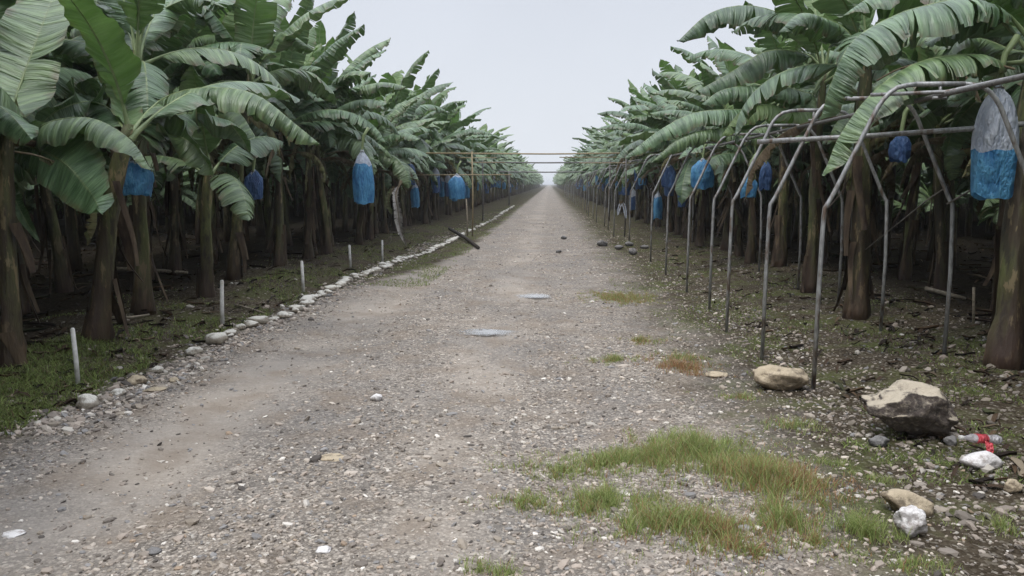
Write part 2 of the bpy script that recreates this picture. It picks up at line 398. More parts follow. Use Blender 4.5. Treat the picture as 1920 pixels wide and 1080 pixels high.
# ------------------------------------------------------------------ ground and track
def axis(segs):
    out = []
    for a, b, n in segs: out += list(np.linspace(a, b, n, endpoint=False))
    return np.array(out + [segs[-1][1]])
gx = axis([(-900, -60, 8), (-60, -14, 23), (-14, -6, 32), (-6, 6, 150), (6, 14, 32), (14, 60, 23), (60, 900, 8)])
gy = axis([(-60, 0, 12), (0, 12, 150), (12, 30, 90), (30, 90, 75), (90, 400, 60), (400, 2500, 10)])
GX, GY = np.meshgrid(gx, gy)
def fbm(x, y):
    return np.sin(x * 1.3 + 2.1 * np.sin(y * .7)) * .5 + np.sin(y * 2.9 + 1.7 * np.sin(x * 2.2)) * .3 + np.sin(x * 7.3 + y * 5.1) * .2
GZ = gz(GX, GY)
nx, ny = len(gx), len(gy)
idx = np.arange(nx * ny).reshape(ny, nx)
Q = np.stack([idx[:-1, :-1], idx[:-1, 1:], idx[1:, 1:], idx[1:, :-1]], -1).reshape(-1, 4)
cxm = .25 * (GX[:-1, :-1] + GX[:-1, 1:] + GX[1:, 1:] + GX[1:, :-1]).ravel()
cym = .25 * (GY[:-1, :-1] + GY[:-1, 1:] + GY[1:, 1:] + GY[1:, :-1]).ravel()
wv = fbm(cxm, cym) * .18
isroad = (cxm > -3.38 + wv * .6 + 1.35 * sstep(9.5, 19, cym)) & (cxm < 1.35 + wv * 1.6)
V = np.stack([GX.ravel(), GY.ravel(), GZ.ravel()], -1)
def sub(name, mask):
    q = Q[mask]; u, inv = np.unique(q, return_inverse=True)
    o = link(name, np_mesh(name, V[u], inv.reshape(-1, 4), [M['ground']], smooth=True))
    return o
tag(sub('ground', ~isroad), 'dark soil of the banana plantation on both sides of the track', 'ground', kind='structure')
tag(sub('road', isroad), 'grey brown gravel track running straight to the horizon', 'road', kind='structure')

rng = np.random.default_rng(7)
random.seed(11)

# puddles
def puddle(px, py, rx, ry, label):
    c = gp(px, py); n = 40; vs = []; fs = []
    vs.append((0, 0, 0))
    for k in range(n):
        a = 2 * math.pi * k / n; r = 1 + .22 * math.sin(3 * a + px) + .12 * math.sin(7 * a) + .06 * math.sin(13 * a + 1)
        vs.append((rx * r * math.cos(a), ry * r * math.sin(a), 0))
    fs = [(0, 1 + k, 1 + (k + 1) % n) for k in range(n)]
    mb = MB(); mb.add(vs, fs)
    zz = float(gz(c.x, c.y)) + .024
    tag(link('puddle', mb.mesh('puddle', [M['water']]), None, (c.x, c.y, zz)), label, 'puddle', kind='structure')
puddle(915, 626, .40, .30, 'wide pale puddle in the middle of the gravel track')
puddle(1003, 558, .26, .36, 'smaller pale puddle farther along the gravel track')

# ------------------------------------------------------------------ banana leaves
def catmull(P, n):
    P = [Vector(p) for p in P]
    if len(P) == 2: return [P[0].lerp(P[1], i / n) for i in range(n + 1)]
    Q_ = [P[0] * 2 - P[1]] + P + [P[-1] * 2 - P[-2]]
    dense = []
    for i in range(len(P) - 1):
        a, b, c, d = Q_[i:i + 4]
        for k in range(16):
            t = k / 16
            dense.append(.5 * ((2 * b) + (c - a) * t + (2 * a - 5 * b + 4 * c - d) * t * t + (3 * b - a - 3 * c + d) * t ** 3))
    dense.append(P[-1])
    L = [0]
    for i in range(1, len(dense)): L.append(L[-1] + (dense[i] - dense[i - 1]).length)
    out = []; j = 0
    for i in range(n + 1):
        s = L[-1] * i / n
        while j < len(L) - 2 and L[j + 1] < s: j += 1
        f = (s - L[j]) / max(1e-9, L[j + 1] - L[j]); out.append(dense[j].lerp(dense[j + 1], f))
    return out

def leaf_geo(mb, pts, wid, rnd, N=30, Mv=4, tears=6, fold=.15, droop=.7, side=None, pet=.14, mi=0, rib_mi=1, roll=0.0, pr=.022, curl=0.0, ribs=5, ribmb=None):
    NS = 48
    cv = catmull(pts, NS); n = NS
    length = sum((cv[i + 1] - cv[i]).length for i in range(n))
    if side is None:
        dd = cv[int(n * .7)] - cv[0]; dd.z = 0
        if dd.length < .05: dd = Vector((1, 0, 0))
        side = dd.normalized().cross(Vector((0, 0, 1)))
    else: side = Vector(side)
    T = []; S = []; Nn = []
    for i in range(n + 1):
        t = (cv[min(i + 1, n)] - cv[max(i - 1, 0)]).normalized()
        s = (side - t * side.dot(t)).normalized(); nn = s.cross(t)
        if roll:
            s, nn = s * math.cos(roll) + nn * math.sin(roll), nn * math.cos(roll) - s * math.sin(roll)
        T.append(t); S.append(s); Nn.append(nn)
    def frame(u):
        x = (pet + u * (1 - pet)) * n; i = min(int(x), n - 1); f = x - i
        return cv[i].lerp(cv[i + 1], f), T[i].lerp(T[i + 1], f), S[i].lerp(S[i + 1], f), Nn[i].lerp(Nn[i + 1], f)
    def width(u):
        a = min(1.0, (u / .16)) ** .65 if u > 0 else 0
        b = max(0.0, 1 - max(0.0, (u - .42) / .58) ** 2.0) ** .6
        return wid * max(.012, a * b)
    ph = rnd.uniform(0, 6.28)
    for sd_ in (-1, 1):
        cuts = sorted([0.0, 1.0] + [rnd.uniform(.06, .97) for _ in range(tears)])
        for a, b in zip(cuts[:-1], cuts[1:]):
            if b - a < .004: continue
            k = max(1, round((b - a) * N)); ex = rnd.gauss(0, .16) if tears else 0
            if tears > 8: ex += abs(rnd.gauss(0, .38))
            tw = rnd.uniform(-.14, .26) * (1 if tears else 0); shr = rnd.uniform(.03, .18) if tears else 0; cut = 1 - (min(.5, abs(rnd.gauss(0, .11))) if tears else 0)
            mid = (a + b) / 2; vs = []; uvs = []
            for i in range(k + 1):
                u = a + (b - a) * i / k; p0, t0, s0, n0 = frame(u); wd = width(u) * cut
                hz = math.sqrt(t0.x ** 2 + t0.y ** 2)
                p = p0.copy(); vs.append(p.copy()); uvs.append((u * length, 0.0))
                for j in range(1, Mv + 1):
                    v = j / Mv; vm = (j - .5) / Mv
                    ang = fold + (droop * (.35 + .65 * hz) + ex) * vm + curl * vm * vm
                    p = p + (s0 * sd_ * math.cos(ang) - n0 * math.sin(ang)) * (wd / Mv) + t0 * (wd / Mv) * (.22 + tw * vm)
                    q = p + n0 * ((.022 * math.sin(u * 21 + ph + sd_) + .012 * math.sin(u * 57 + ph * 3)) * v)
                    q = q + t0 * ((mid - u) * length * shr * v * v)
                    vs.append(q); uvs.append((u * length, sd_ * v))
            c1 = Mv + 1
            fs = []
            for i in range(k):
                for j in range(Mv):
                    A = i * c1 + j; B = (i + 1) * c1 + j
                    fs.append((A, B, B + 1, A + 1) if sd_ < 0 else (A, A + 1, B + 1, B))
            mb.add(vs, fs, mi, uvs)
    # petiole and midrib
    if ribmb is None: ribmb = mb
    K = 14; tp = [cv[min(n, round(i * n / K))] - Nn[min(n, round(i * n / K))] * .004 for i in range(K + 1)]
    rr = [max(.0025, pr * (1 - (i / K) ** .8 * .93)) for i in range(K + 1)]
    if pr > .015: rr[0] = pr * 2.0; rr[1] = pr * 1.25
    ribmb.tube(tp, rr, ribs, rib_mi, cap=False)

def arch_pts(hub, az, e0, bend, length, n=7, wob=0.0):
    p = Vector(hub); out = [p.copy()]
    for i in range(n):
        t = (i + .5) / n
        e = e0 - bend * t ** 1.35; a = az + wob * t
        p = p + Vector((math.cos(a) * math.cos(e), math.sin(a) * math.cos(e), math.sin(e))) * (length / n); out.append(p.copy())
    return out

LM = [M['leaf'], M['rib']]; LY = [M['leaf_young'], M['rib']]; LD = [M['leaf_dry'], M['rib_dry']]
def leaf_specs(rnd, hub, n, L0, up=1.0, azb=None):
    """random whorl, youngest first"""
    out = []; az = rnd.uniform(0, 6.28)
    for i in range(n):
        f = i / max(1, n - 1)
        az += 2.4 + rnd.uniform(-.3, .3)
        e0 = R(84 - 62 * f * up + rnd.uniform(-8, 8)); bend = R(28 + 78 * f + rnd.uniform(-14, 26))
        L = L0 * (.86 + .2 * math.sin(math.pi * min(1, f * 1.2 + .1))) * rnd.uniform(.86, 1.06) * (.8 if f < .12 else 1)
        out.append(dict(pts=arch_pts(Vector(hub) - Vector((0, 0, .18 * f)), az, e0, bend, L, wob=rnd.uniform(-.25, .25)),
                        wid=rnd.uniform(.27, .36), tears=rnd.choice([6, 10, 15, 20, 26]) if f > .12 else rnd.choice([1, 3, 5]),
                        fold=.05 + .15 * f if f > .12 else -.5, droop=rnd.uniform(.5, 1.25), young=(f < .12 or (f < .3 and rnd.random() < .4)), roll=rnd.uniform(-.35, .35)))
    return out
def leaf_part(root, sp, rnd, N=30, Mv=4):
    mb = MB(); rb = MB()
    leaf_geo(mb, sp['pts'], sp['wid'], rnd, N, Mv, sp.get('tears', 5), sp.get('fold', .15), sp.get('droop', .8), sp.get('side'), sp.get('pet', .14), 0, 1, sp.get('roll', 0), curl=sp.get('curl', 0), pr=.011 if sp.get('dry') else .019, ribmb=rb)
    ms = LD if sp.get('dry') else LY if sp.get('young') else LM
    o = link('dead_leaf' if sp.get('dry') else 'leaf', mb.mesh('leaf', ms[:1]), root)
    for k in range(len(rb.mi)): rb.mi[k] = 0
    link('midrib', rb.mesh('midrib', ms[1:]), o); return o

def stem_geo(mb, H, rnd, base=(0, 0), lean=(0, 0), r0=.105, sides=14, rings=16, mi=0):
    pts = []; rad = []
    for i in range(rings + 1):
        f = i / rings
        pts.append((base[0] + lean[0] * f ** 1.3 + .015 * math.sin(f * 7), base[1] + lean[1] * f ** 1.3, -.08 + (H + .08) * f))
        rad.append(r0 * (1.28 - .46 * min(1, f * 6) if f < 1 / 6 else .78 + .1 - .34 * f) * (1 + .03 * math.sin(i * 2.7)) * (1 if f < .86 else 1 - 2.6 * (f - .86)))
    rad[0] = r0 * 1.25; rad[1] = r0 * 1.08; rad[2] = r0 * .98
    b = len(mb.v); mb.tube(pts, rad, sides, mi)
    for k in range(b, len(mb.v)):     # ridged by overlapping sheaths
        x, y, z = mb.v[k]; j = (k - b) % sides; i = (k - b) // sides
        f = 1 + .12 * math.sin(j * 1.9 + i * .35) + .09 * rnd.uniform(-1, 1) * (1.6 if i < 4 else 1)
        c = pts[min(i, rings)]; mb.v[k] = (c[0] + (x - c[0]) * f, c[1] + (y - c[1]) * f, z)
    return pts
def husk_geo(mb, pts, r0, rnd, n=4):
    """peeling dry strips of old sheath"""
    for _ in range(n):
        i0 = rnd.randint(3, 12); c = Vector(pts[i0]); a = rnd.uniform(0, 6.28); w_ = rnd.uniform(.03, .07); L = rnd.uniform(.35, 1.0)
        d = Vector((math.cos(a), math.sin(a), 0)); s = Vector((-math.sin(a), math.cos(a), 0)); vs = []; uv = []
        m = 7; out = rnd.uniform(.02, .22)
        for k in range(m + 1):
            f = k / m; p = c + d * (r0 * .82 + out * f ** 1.6 + .01) - Vector((0, 0, L * f)) + s * (.05 * math.sin(f * 3 + a))
            if p.z < .02: p.z = .02
            ww = w_ * (1 - .5 * f)
            vs += [p - s * ww, p + d * .012, p + s * ww]; uv += [(f, 0), (f, .5), (f, 1)]
        fs = []
        for k in range(m):
            A = 3 * k; fs += [(A, A + 1, A + 4, A + 3), (A + 1, A + 2, A + 5, A + 4)]
        mb.add(vs, fs, 0, uv)

def dead_specs(rnd, H, n):
    out = []
    for _ in range(n):
        az = rnd.uniform(0, 6.28); hub = Vector((math.cos(az) * .09, math.sin(az) * .09, H * rnd.uniform(.72, .95)))
        L = rnd.uniform(1.1, 1.9)
        out.append(dict(pts=arch_pts(hub, az, R(rnd.uniform(-5, 35)), R(rnd.uniform(95, 125)), L), wid=rnd.uniform(.07, .15), tears=16, fold=.9, droop=1.2, dry=True, pet=.2))
    return out

def build_plant(name, H, seed, n=10, L0=2.35, lean=(0, 0), dead=2, up=1.0, specs=None, r0=.092, loc=(0, 0, 0), husks=11, N=30):
    rnd = random.Random(seed); root = empty(name, loc)
    mb = MB(); pts = stem_geo(mb, H, rnd, lean=lean, r0=r0)
    link('pseudostem', mb.mesh('pseudostem', [M['stem']]), root)
    hb = MB(); husk_geo(hb, pts, r0, rnd, husks); link('dry_sheath', hb.mesh('dry_sheath', [M['husk']]), root)
    hub = Vector(pts[-1]) - Vector((0, 0, .05))
    for sp in (specs or []) + (leaf_specs(rnd, hub, n, L0, up) if n else []):
        leaf_part(root, sp, rnd, N)
    for sp in dead_specs(rnd, H, dead):
        leaf_part(root, sp, rnd, 22, 3)
    return root

def merged_plant(seed, H, n, L0, N, Mv, dead=1, sides=7, stem_r=.088, wk=1.0):
    """whole plant in one mesh, for plants too far off to show their parts"""
    rnd = random.Random(seed); mb = MB(); pts = stem_geo(mb, H, rnd, sides=sides, rings=6, mi=2, r0=stem_r)
    for sp in leaf_specs(rnd, Vector(pts[-1]) - Vector((0, 0, .05)), n, L0):
        leaf_geo(mb, sp['pts'], sp['wid'] * wk, rnd, N, Mv, min(sp['tears'], N // 2), sp['fold'], sp['droop'], None, .14, 3 if sp['young'] else 0, 1, sp['roll'], ribs=3)
    for sp in dead_specs(rnd, H, dead):
        leaf_geo(mb, sp['pts'], sp['wid'], rnd, 8, 2, 3, .7, 1.1, None, .2, 4, 4, 0, ribs=3)
    return mb

# ---- hero plants beside the camera -------------------------------------------------
def px_leaf(base, pts, Y=None, **kw):
    """midrib through photo positions at stated depths, in the plant's own frame"""
    return dict(pts=[at(*p) - base for p in pts], **kw)
LG = 'banana plants edging the left side of the track'
RG = 'banana plants edging the right side of the track'
plants = []       # (x, y, H) of every front-row plant, for bags
def hero(px, py, H, hubpx, seed, specs, label, grp, n=6, L0=2.2, dead=3, up=1.0, r0=.10, husks=9):
    b = gp(px, py); hub = at(hubpx[0], hubpx[1], b.y + hubpx[2]) - b
    H = hub.z
    sp = [dict(s, pts=[hub - Vector((0, 0, .1))] + [at(*p) - b for p in s['pts']]) for s in specs]
    o = build_plant('banana_plant', H, seed, n, L0, (hub.x, hub.y), dead, up, sp, r0, b, husks)
    tag(o, label, 'banana plant', grp); plants.append((b.x, b.y, H)); return o

side_cam = (1, 0, 0)
hero(20, 684, 0, (12, 240, 0), 3, [
    dict(pts=[(29, 185, 7.0), (52, 120, 7.2), (78, 50, 7.4), (105, -20, 7.7), (125, -70, 8.0)], wid=.37, tears=4, fold=-.12, droop=.2, side=(1, .15, -.35), roll=.25),
    dict(pts=[(60, 246, 6.9), (105, 225, 6.7), (175, 222, 6.5), (245, 262, 6.4), (285, 322, 6.4)], wid=.30, tears=4, fold=.35, droop=1.0, roll=-.25),
    dict(pts=[(50, 272, 6.9), (117, 303, 6.5), (168, 360, 6.15), (192, 402, 5.95)], wid=.29, tears=1, fold=.1, droop=.3, side=(-.6, -.2, -.8)),
    dict(pts=[(-20, 200, 6.8), (-60, 190, 6.6), (-120, 230, 6.4)], wid=.3, tears=5),
    dict(pts=[(5, 150, 7.2), (-10, 70, 7.4), (-60, 10, 7.6)], wid=.3, tears=7, fold=.2),
    dict(pts=[(0, 220, 6.7), (-10, 195, 6.3), (20, 215, 6.0), (60, 262, 5.9)], wid=.27, tears=6, fold=.35, droop=.9),
    dict(pts=[(40, 180, 7.5), (95, 130, 7.9), (150, 135, 8.2), (185, 185, 8.4)], wid=.3, tears=9, fold=.3, droop=1.0),
    dict(pts=[(10, 330, 6.9), (40, 400, 6.8), (75, 455, 6.8)], wid=.10, tears=2, fold=.5, droop=.9),
    ], 'nearest left banana plant, cut by the photo edge, with a tall upright leaf', LG, n=0, L0=1.9, dead=1, husks=5, r0=.10)
hero(180, 634, 0, (240, 232, 0), 4, [
    dict(pts=[(232, 190, 8.1), (200, 110, 8.0), (150, 28, 7.9)], wid=.15, tears=0, fold=-.5, droop=.2, side=(.9, .2, -.2), young=True, pet=.1),
    dict(pts=[(290, 195, 8.0), (350, 168, 7.8), (430, 165, 7.6), (490, 182, 7.5), (545, 225, 7.5), (600, 270, 7.6)], wid=.31, tears=14, fold=.35, droop=1.0, roll=-.15),
    dict(pts=[(200, 200, 8.0), (150, 192, 7.7), (95, 215, 7.5), (50, 265, 7.4)], wid=.29, tears=5, fold=.3, droop=.9),
    dict(pts=[(290, 250, 8.1), (350, 262, 8.0), (385, 300, 8.0), (400, 330, 8.0)], wid=.28, tears=4, fold=.4, droop=1.0),
    dict(pts=[(330, 215, 8.8), (390, 215, 9.0), (440, 240, 9.2), (470, 290, 9.3)], wid=.3, tears=6, fold=.3, droop=1.0),
    ], 'leaning banana plant second from the left edge with a blue bag beneath', LG, n=3, L0=2.0, dead=1, r0=.115)
hero(268, 589, 0, (255, 95, 0), 5, [
    dict(pts=[(280, 40, 9.6), (330, 5, 9.5), (380, -5, 9.4), (425, 15, 9.4)], wid=.30, tears=22, fold=.6, droop=1.0),
    dict(pts=[(240, 60, 9.4), (200, 20, 9.2), (150, 5, 9.0), (100, 40, 8.8)], wid=.3, tears=12, fold=.4, droop=1.0),
    ], 'tall banana plant with a dark torn crown, third in the left row, dry base', LG, n=8, L0=2.1, dead=2, r0=.105, husks=12)
hero(385, 554, 0, (392, 308, 0), 6, [
    dict(pts=[(360, 290, 11.1), (330, 300, 11.0), (312, 340, 10.9)], wid=.2, tears=3, fold=.4, droop=.9),
    dict(pts=[(420, 312, 11.1), (445, 330, 11.0), (460, 362, 10.9)], wid=.09, tears=2, fold=.4, droop=.9),
    ], 'short banana plant with a pale yellowish stem, fourth in the left row', LG, n=5, L0=1.7, dead=0, r0=.105, husks=3)
hero(436, 524, 0, (470, 130, 0), 8, [
    dict(pts=[(440, 80, 13.0), (390, 65, 12.8), (345, 85, 12.6), (325, 120, 12.5)], wid=.34, tears=22, fold=.55, droop=1.0, young=True),
    dict(pts=[(500, 70, 13.0), (540, 62, 12.8), (590, 95, 12.6)], wid=.32, tears=16, fold=.6, droop=1.0, young=True),
    dict(pts=[(452, 90, 13.0), (440, 50, 12.9), (438, 18, 12.9)], wid=.25, tears=0, fold=-.3, droop=.2, side=(1, .2, 0), young=True),
    ], 'tall banana plant with fringed yellow green leaves and a pointed young leaf, left row', LG, n=8, L0=2.2, dead=2)
# right side
hero(1880, 686, 0, (1945, 75, .3), 9, [
    dict(pts=[(1905, 40, 7.2), (1850, 6, 7.0), (1796, -2, 6.9), (1740, 9, 6.8), (1678, 28, 6.8), (1600, 75, 6.7), (1560, 150, 6.7), (1538, 225, 6.8)], wid=.40, tears=26, fold=.45, droop=.9, roll=-.35),
    dict(pts=[(1900, 120, 7.1), (1830, 103, 6.8), (1745, 110, 6.6), (1680, 138, 6.5), (1620, 190, 6.4), (1570, 262, 6.4), (1545, 330, 6.4)], wid=.30, tears=15, fold=.45, droop=.9, roll=-.4),
    dict(pts=[(1900, 95, 7.4), (1840, 72, 7.5), (1795, 80, 7.5), (1765, 125, 7.6)], wid=.3, tears=9, fold=.4, droop=1.0, roll=-.4),
    ], 'nearest right banana plant with thick mossy stem and long leaves over the pipes', RG, n=5, L0=2.4, dead=2, r0=.132, up=.8)
hero(1605, 595, 0, (1625, 95, 0), 10, [
    dict(pts=[(1590, 60, 9.5), (1550, 35, 9.4), (1500, 25, 9.3), (1460, 60, 9.2)], wid=.3, tears=8, fold=.4, droop=1.0),
    ], 'thick stemmed banana plant behind the pipe arches, second in the right row', RG, n=9, L0=2.3, dead=3, r0=.13)
b = gp(1520, 545)
hero(1517, 548, 0, (1545, 125, 0), 12, [
    dict(pts=[(1515, 65, 11.8), (1470, 28, 11.6), (1400, 10, 11.4), (1330, 25, 11.3), (1270, 78, 11.2)], wid=.36, tears=18, fold=.6, droop=1.1),
    dict(pts=[(1525, 108, 11.6), (1480, 95, 11.4), (1430, 98, 11.2), (1370, 135, 11.1), (1305, 172, 11.0)], wid=.34, tears=6, fold=.6, droop=1.0),
    dict(pts=[(1530, 175, 11.6), (1480, 165, 11.3), (1420, 160, 11.1), (1355, 168, 10.9), (1312, 198, 10.8)], wid=.30, tears=9, fold=.5, droop=1.1),
    dict(pts=[(1500, 205, 11.4), (1440, 195, 11.1), (1390, 208, 10.9), (1352, 255, 10.8)], wid=.30, tears=4, fold=.5, droop=.9, young=True),
    ], 'banana plant with a big torn leaf arching against the sky, third in the right row', RG, n=6, L0=2.2, dead=1)
hero(1462, 500, 0, (1475, 165, 0), 13, [
    dict(pts=[(1430, 205, 14.8), (1370, 205, 14.4), (1300, 212, 14.1), (1235, 245, 13.9), (1175, 292, 13.8)], wid=.36, tears=9, fold=.45, droop=1.0),
    dict(pts=[(1420, 240, 14.6), (1350, 240, 14.2), (1280, 255, 13.9), (1220, 305, 13.8)], wid=.33, tears=18, fold=.5, droop=1.1),
    ], 'banana plant whose long leaves reach left over the farther pipe arches', RG, n=8, L0=2.3, dead=1)

# ---- prototypes and their copies -----------------------------------------------------
PV = [build_plant('banana_plant', H, 40 + i, n, L0, ln, dead, up) for i, (H, n, L0, ln, dead, up) in enumerate([
    (2.7, 17, 2.6, (.15, .05), 5, 1.0), (2.45, 16, 2.5, (-.1, .12), 4, 1.0), (2.9, 17, 2.6, (.05, -.15), 6, 1.1),
    (2.6, 18, 2.55, (-.12, -.05), 5, .9), (2.2, 15, 2.4, (.1, .1), 4, 1.0), (2.8, 17, 2.55, (0, .1), 5, 1.0)])]
PH = [2.7, 2.45, 2.9, 2.6, 2.2, 2.8]
used = [False] * len(PV)
FM = [merged_plant(70 + i, H, 17, 2.55, 12, 2, 5) for i, H in enumerate([2.7, 2.5, 2.95, 2.8])]
FMm = [m_.mesh('banana_plant', [M['leaf'], M['rib'], M['stem'], M['leaf_young'], M['leaf_dry']]) for m_ in FM]
FH = [2.7, 2.5, 2.95, 2.8]

def place(x, y, s, rz, label, grp, k=None, cat='banana plant'):
    k = random.randrange(len(PV)) if k is None else k
    if used[k]: o = copy_tree(PV[k])
    else: o = PV[k]; used[k] = True
    o.location = (x, y, float(gz(x, y)) - .02); o.rotation_euler = (random.gauss(0, .05), random.gauss(0, .05), rz); o.scale = (s, s, s)
    tag(o, label, cat, grp); return PH[k] * s
def place_far(x, y, s, rz, label, grp):
    k = random.randrange(len(FMm)); o = link('banana_plant', FMm[k]); o.location = (x, y, float(gz(x, y)) - .02)
    o.rotation_euler = (random.gauss(0, .05), random.gauss(0, .05), rz); o.scale = (s, s, s); tag(o, label, 'banana plant', grp); return FH[k] * s

near_left = [
    'left row banana plant just beyond the one with fringed yellow green leaves',
    'left row banana plant standing behind the third white stake',
    'left row banana plant beside the long white and blue bag, nearer side',
    'left row banana plant just past the long white and blue bag',
    'left row banana plant behind the shredded pale dry leaf',
    'left row banana plant nearest before the yellowish upright post']
near_right = [
    'right row banana plant just beyond the long leaves reaching over the arches',
    'right row banana plant behind the bright blue bag among the pipe arches',
    'right row banana plant by the darker blue bag beyond the close pipe arches',
    'right row banana plant before the white strip hanging in the dark']
farL = 'banana plant in the distant unbroken left row receding toward the horizon'
farR = 'banana plant in the distant unbroken right row receding toward the horizon'
midL = 'banana plant in the left row between the shredded dry leaf and the horizon'
midR = 'banana plant in the right row behind the farther pipe arches'
gML, gMR = 'left row plants at middle distance', 'right row plants at middle distance'
gFL, gFR = 'distant left row plants', 'distant right row plants'
y = 14.6; i = 0
while y < 118:
    x = -5.0 + random.uniform(-.25, .25); s = random.uniform(.86, 1.2); rz = random.uniform(0, 6.28)
    if i < len(near_left): H = place(x, y, s, rz, near_left[i], LG)
    elif y < 34: H = place(x, y, s, rz, midL, gML)
    else: H = place_far(x, y, s, rz, farL, gFL)
    plants.append((x, y, H)); y += random.uniform(1.25, 1.7) * (1 if y < 50 else 1.3); i += 1
y = 15.8; i = 0
while y < 118:
    x = 3.95 + random.uniform(-.2, .25); s = random.uniform(.84, 1.16); rz = random.uniform(0, 6.28)
    if i < len(near_right): H = place(x, y, s, rz, near_right[i], RG)
    elif y < 34: H = place(x, y, s, rz, midR, gMR)
    else: H = place_far(x, y, s, rz, farR, gFR)
    plants.append((x, y, H)); y += random.uniform(1.25, 1.75) * (1 if y < 50 else 1.3); i += 1
# second and third rows in the shade
for sgn, x0, y0, y1, step, row in ((-1, 6.5, 6.2, 34, 1.45, 2), (-1, 8.3, 7.0, 26, 1.7, 3), (1, 5.6, 6.8, 34, 1.5, 2), (1, 7.4, 7.6, 26, 1.8, 3)):
    y = y0
    while y < y1:
        x = sgn * (x0 + random.uniform(-.35, .35)); sd_ = 'left' if sgn < 0 else 'right'
        (place if y < 16 and row == 2 else place_far)(x, y, random.uniform(.95, 1.1), random.uniform(0, 6.28),
              'shaded banana plant standing in the rows behind the %s edge row' % sd_, 'shaded plants behind the %s edge row' % sd_)
        y += step * random.uniform(.8, 1.2)
for k, u_ in enumerate(used):
    if not u_: place(-7 - k, 40 + k, 1, 0, 'shaded banana plant standing in the rows behind the left edge row', 'shaded plants behind the left edge row', k)

# the rest of the plantation, deep rows and far rows: one mass
def mass(name, spots, label):
    low = [merged_plant(90 + i, H, 16, 2.7, 7, 1, 4, 5, wk=1.35) for i, H in enumerate([2.6, 2.9, 2.3])]
    Vs = []; Fs = []; Ms = []; UVs = []; n = 0
    packs = []
    for mb in low:
        v = np.array(mb.v, float); f = [fc for fc in mb.f if len(fc) == 4]; keep = [i for i, fc in enumerate(mb.f) if len(fc) == 4]
        mi = np.array(mb.mi)[keep]; uv = []; c = 0
        for fc in mb.f:
            if len(fc) == 4: uv += mb.uv[c:c + 4]
            c += len(fc)
        packs.append((v, np.array(f), mi, np.array(uv)))
    for (x, y, s, rz) in spots:
        v, f, mi, uv = packs[rng.integers(len(packs))]
        c, s_ = math.cos(rz), math.sin(rz)
        vv = np.stack([(v[:, 0] * c - v[:, 1] * s_) * s + x, (v[:, 0] * s_ + v[:, 1] * c) * s + y, v[:, 2] * s + float(gz(x, y))], -1)
        Vs.append(vv); Fs.append(f + n); Ms.append(mi); UVs.append(uv); n += len(vv)
    me = np_mesh(name, np.concatenate(Vs), np.concatenate(Fs), [M['leaf'], M['rib'], M['stem'], M['leaf_young'], M['leaf_dry']])
    me.polygons.foreach_set('material_index', np.concatenate(Ms).astype(np.int32))
    u = me.uv_layers.new(name='UVMap'); u.data.foreach_set('uv', np.concatenate(UVs).astype(np.float32).ravel())
    tag(link(name, me), label, 'banana plants', kind='stuff')
spots = []
for sgn in (-1, 1):
    for row in range(2, 19):
        x0 = (4.9 if sgn < 0 else 3.9) + row * 2.05
        y = -12.0 if row > 3 else 36
        if row <= 3: y = 34 if row == 2 else 27
        ymax = 110 if row < 7 else 60
        while y < ymax:
            spots.append((sgn * (x0 + random.uniform(-.5, .5)), y, random.uniform(.9, 1.15) if (row < 5 or random.random() < .5) else random.uniform(.45, .7), random.uniform(0, 6.28))); y += random.uniform(1.5, 2.2)
    for row in range(3, 9):
        y = 2.0
        while y < 60:
            x0 = (4.9 if sgn < 0 else 3.9) + row * 2.05 + 1.0
            spots.append((sgn * (x0 + random.uniform(-.7, .7)), y, random.uniform(.32, .55), random.uniform(0, 6.28))); y += random.uniform(1.6, 2.6)
    y = 119
    while y < 420:
        for xo in (4.9, 6.6):
            spots.append((sgn * (xo if sgn < 0 else xo - 1) + random.uniform(-.4, .4), y + random.uniform(-1, 1), random.uniform(.95, 1.15), random.uniform(0, 6.28)))
        y += 2.4 + (y - 119) * .012
    # ahead of and beside the camera, so that light and views from the side stay closed
    y = -12
    while y < 5.5:
        for xo in (5.4, 7.4, 9.4):
            spots.append((sgn * xo + random.uniform(-.3, .3), y, random.uniform(.95, 1.1), random.uniform(0, 6.28)))
        y += 1.7
mass('banana_plantation', spots, 'deep shaded and far-off rows of the banana plantation reading as one mass')

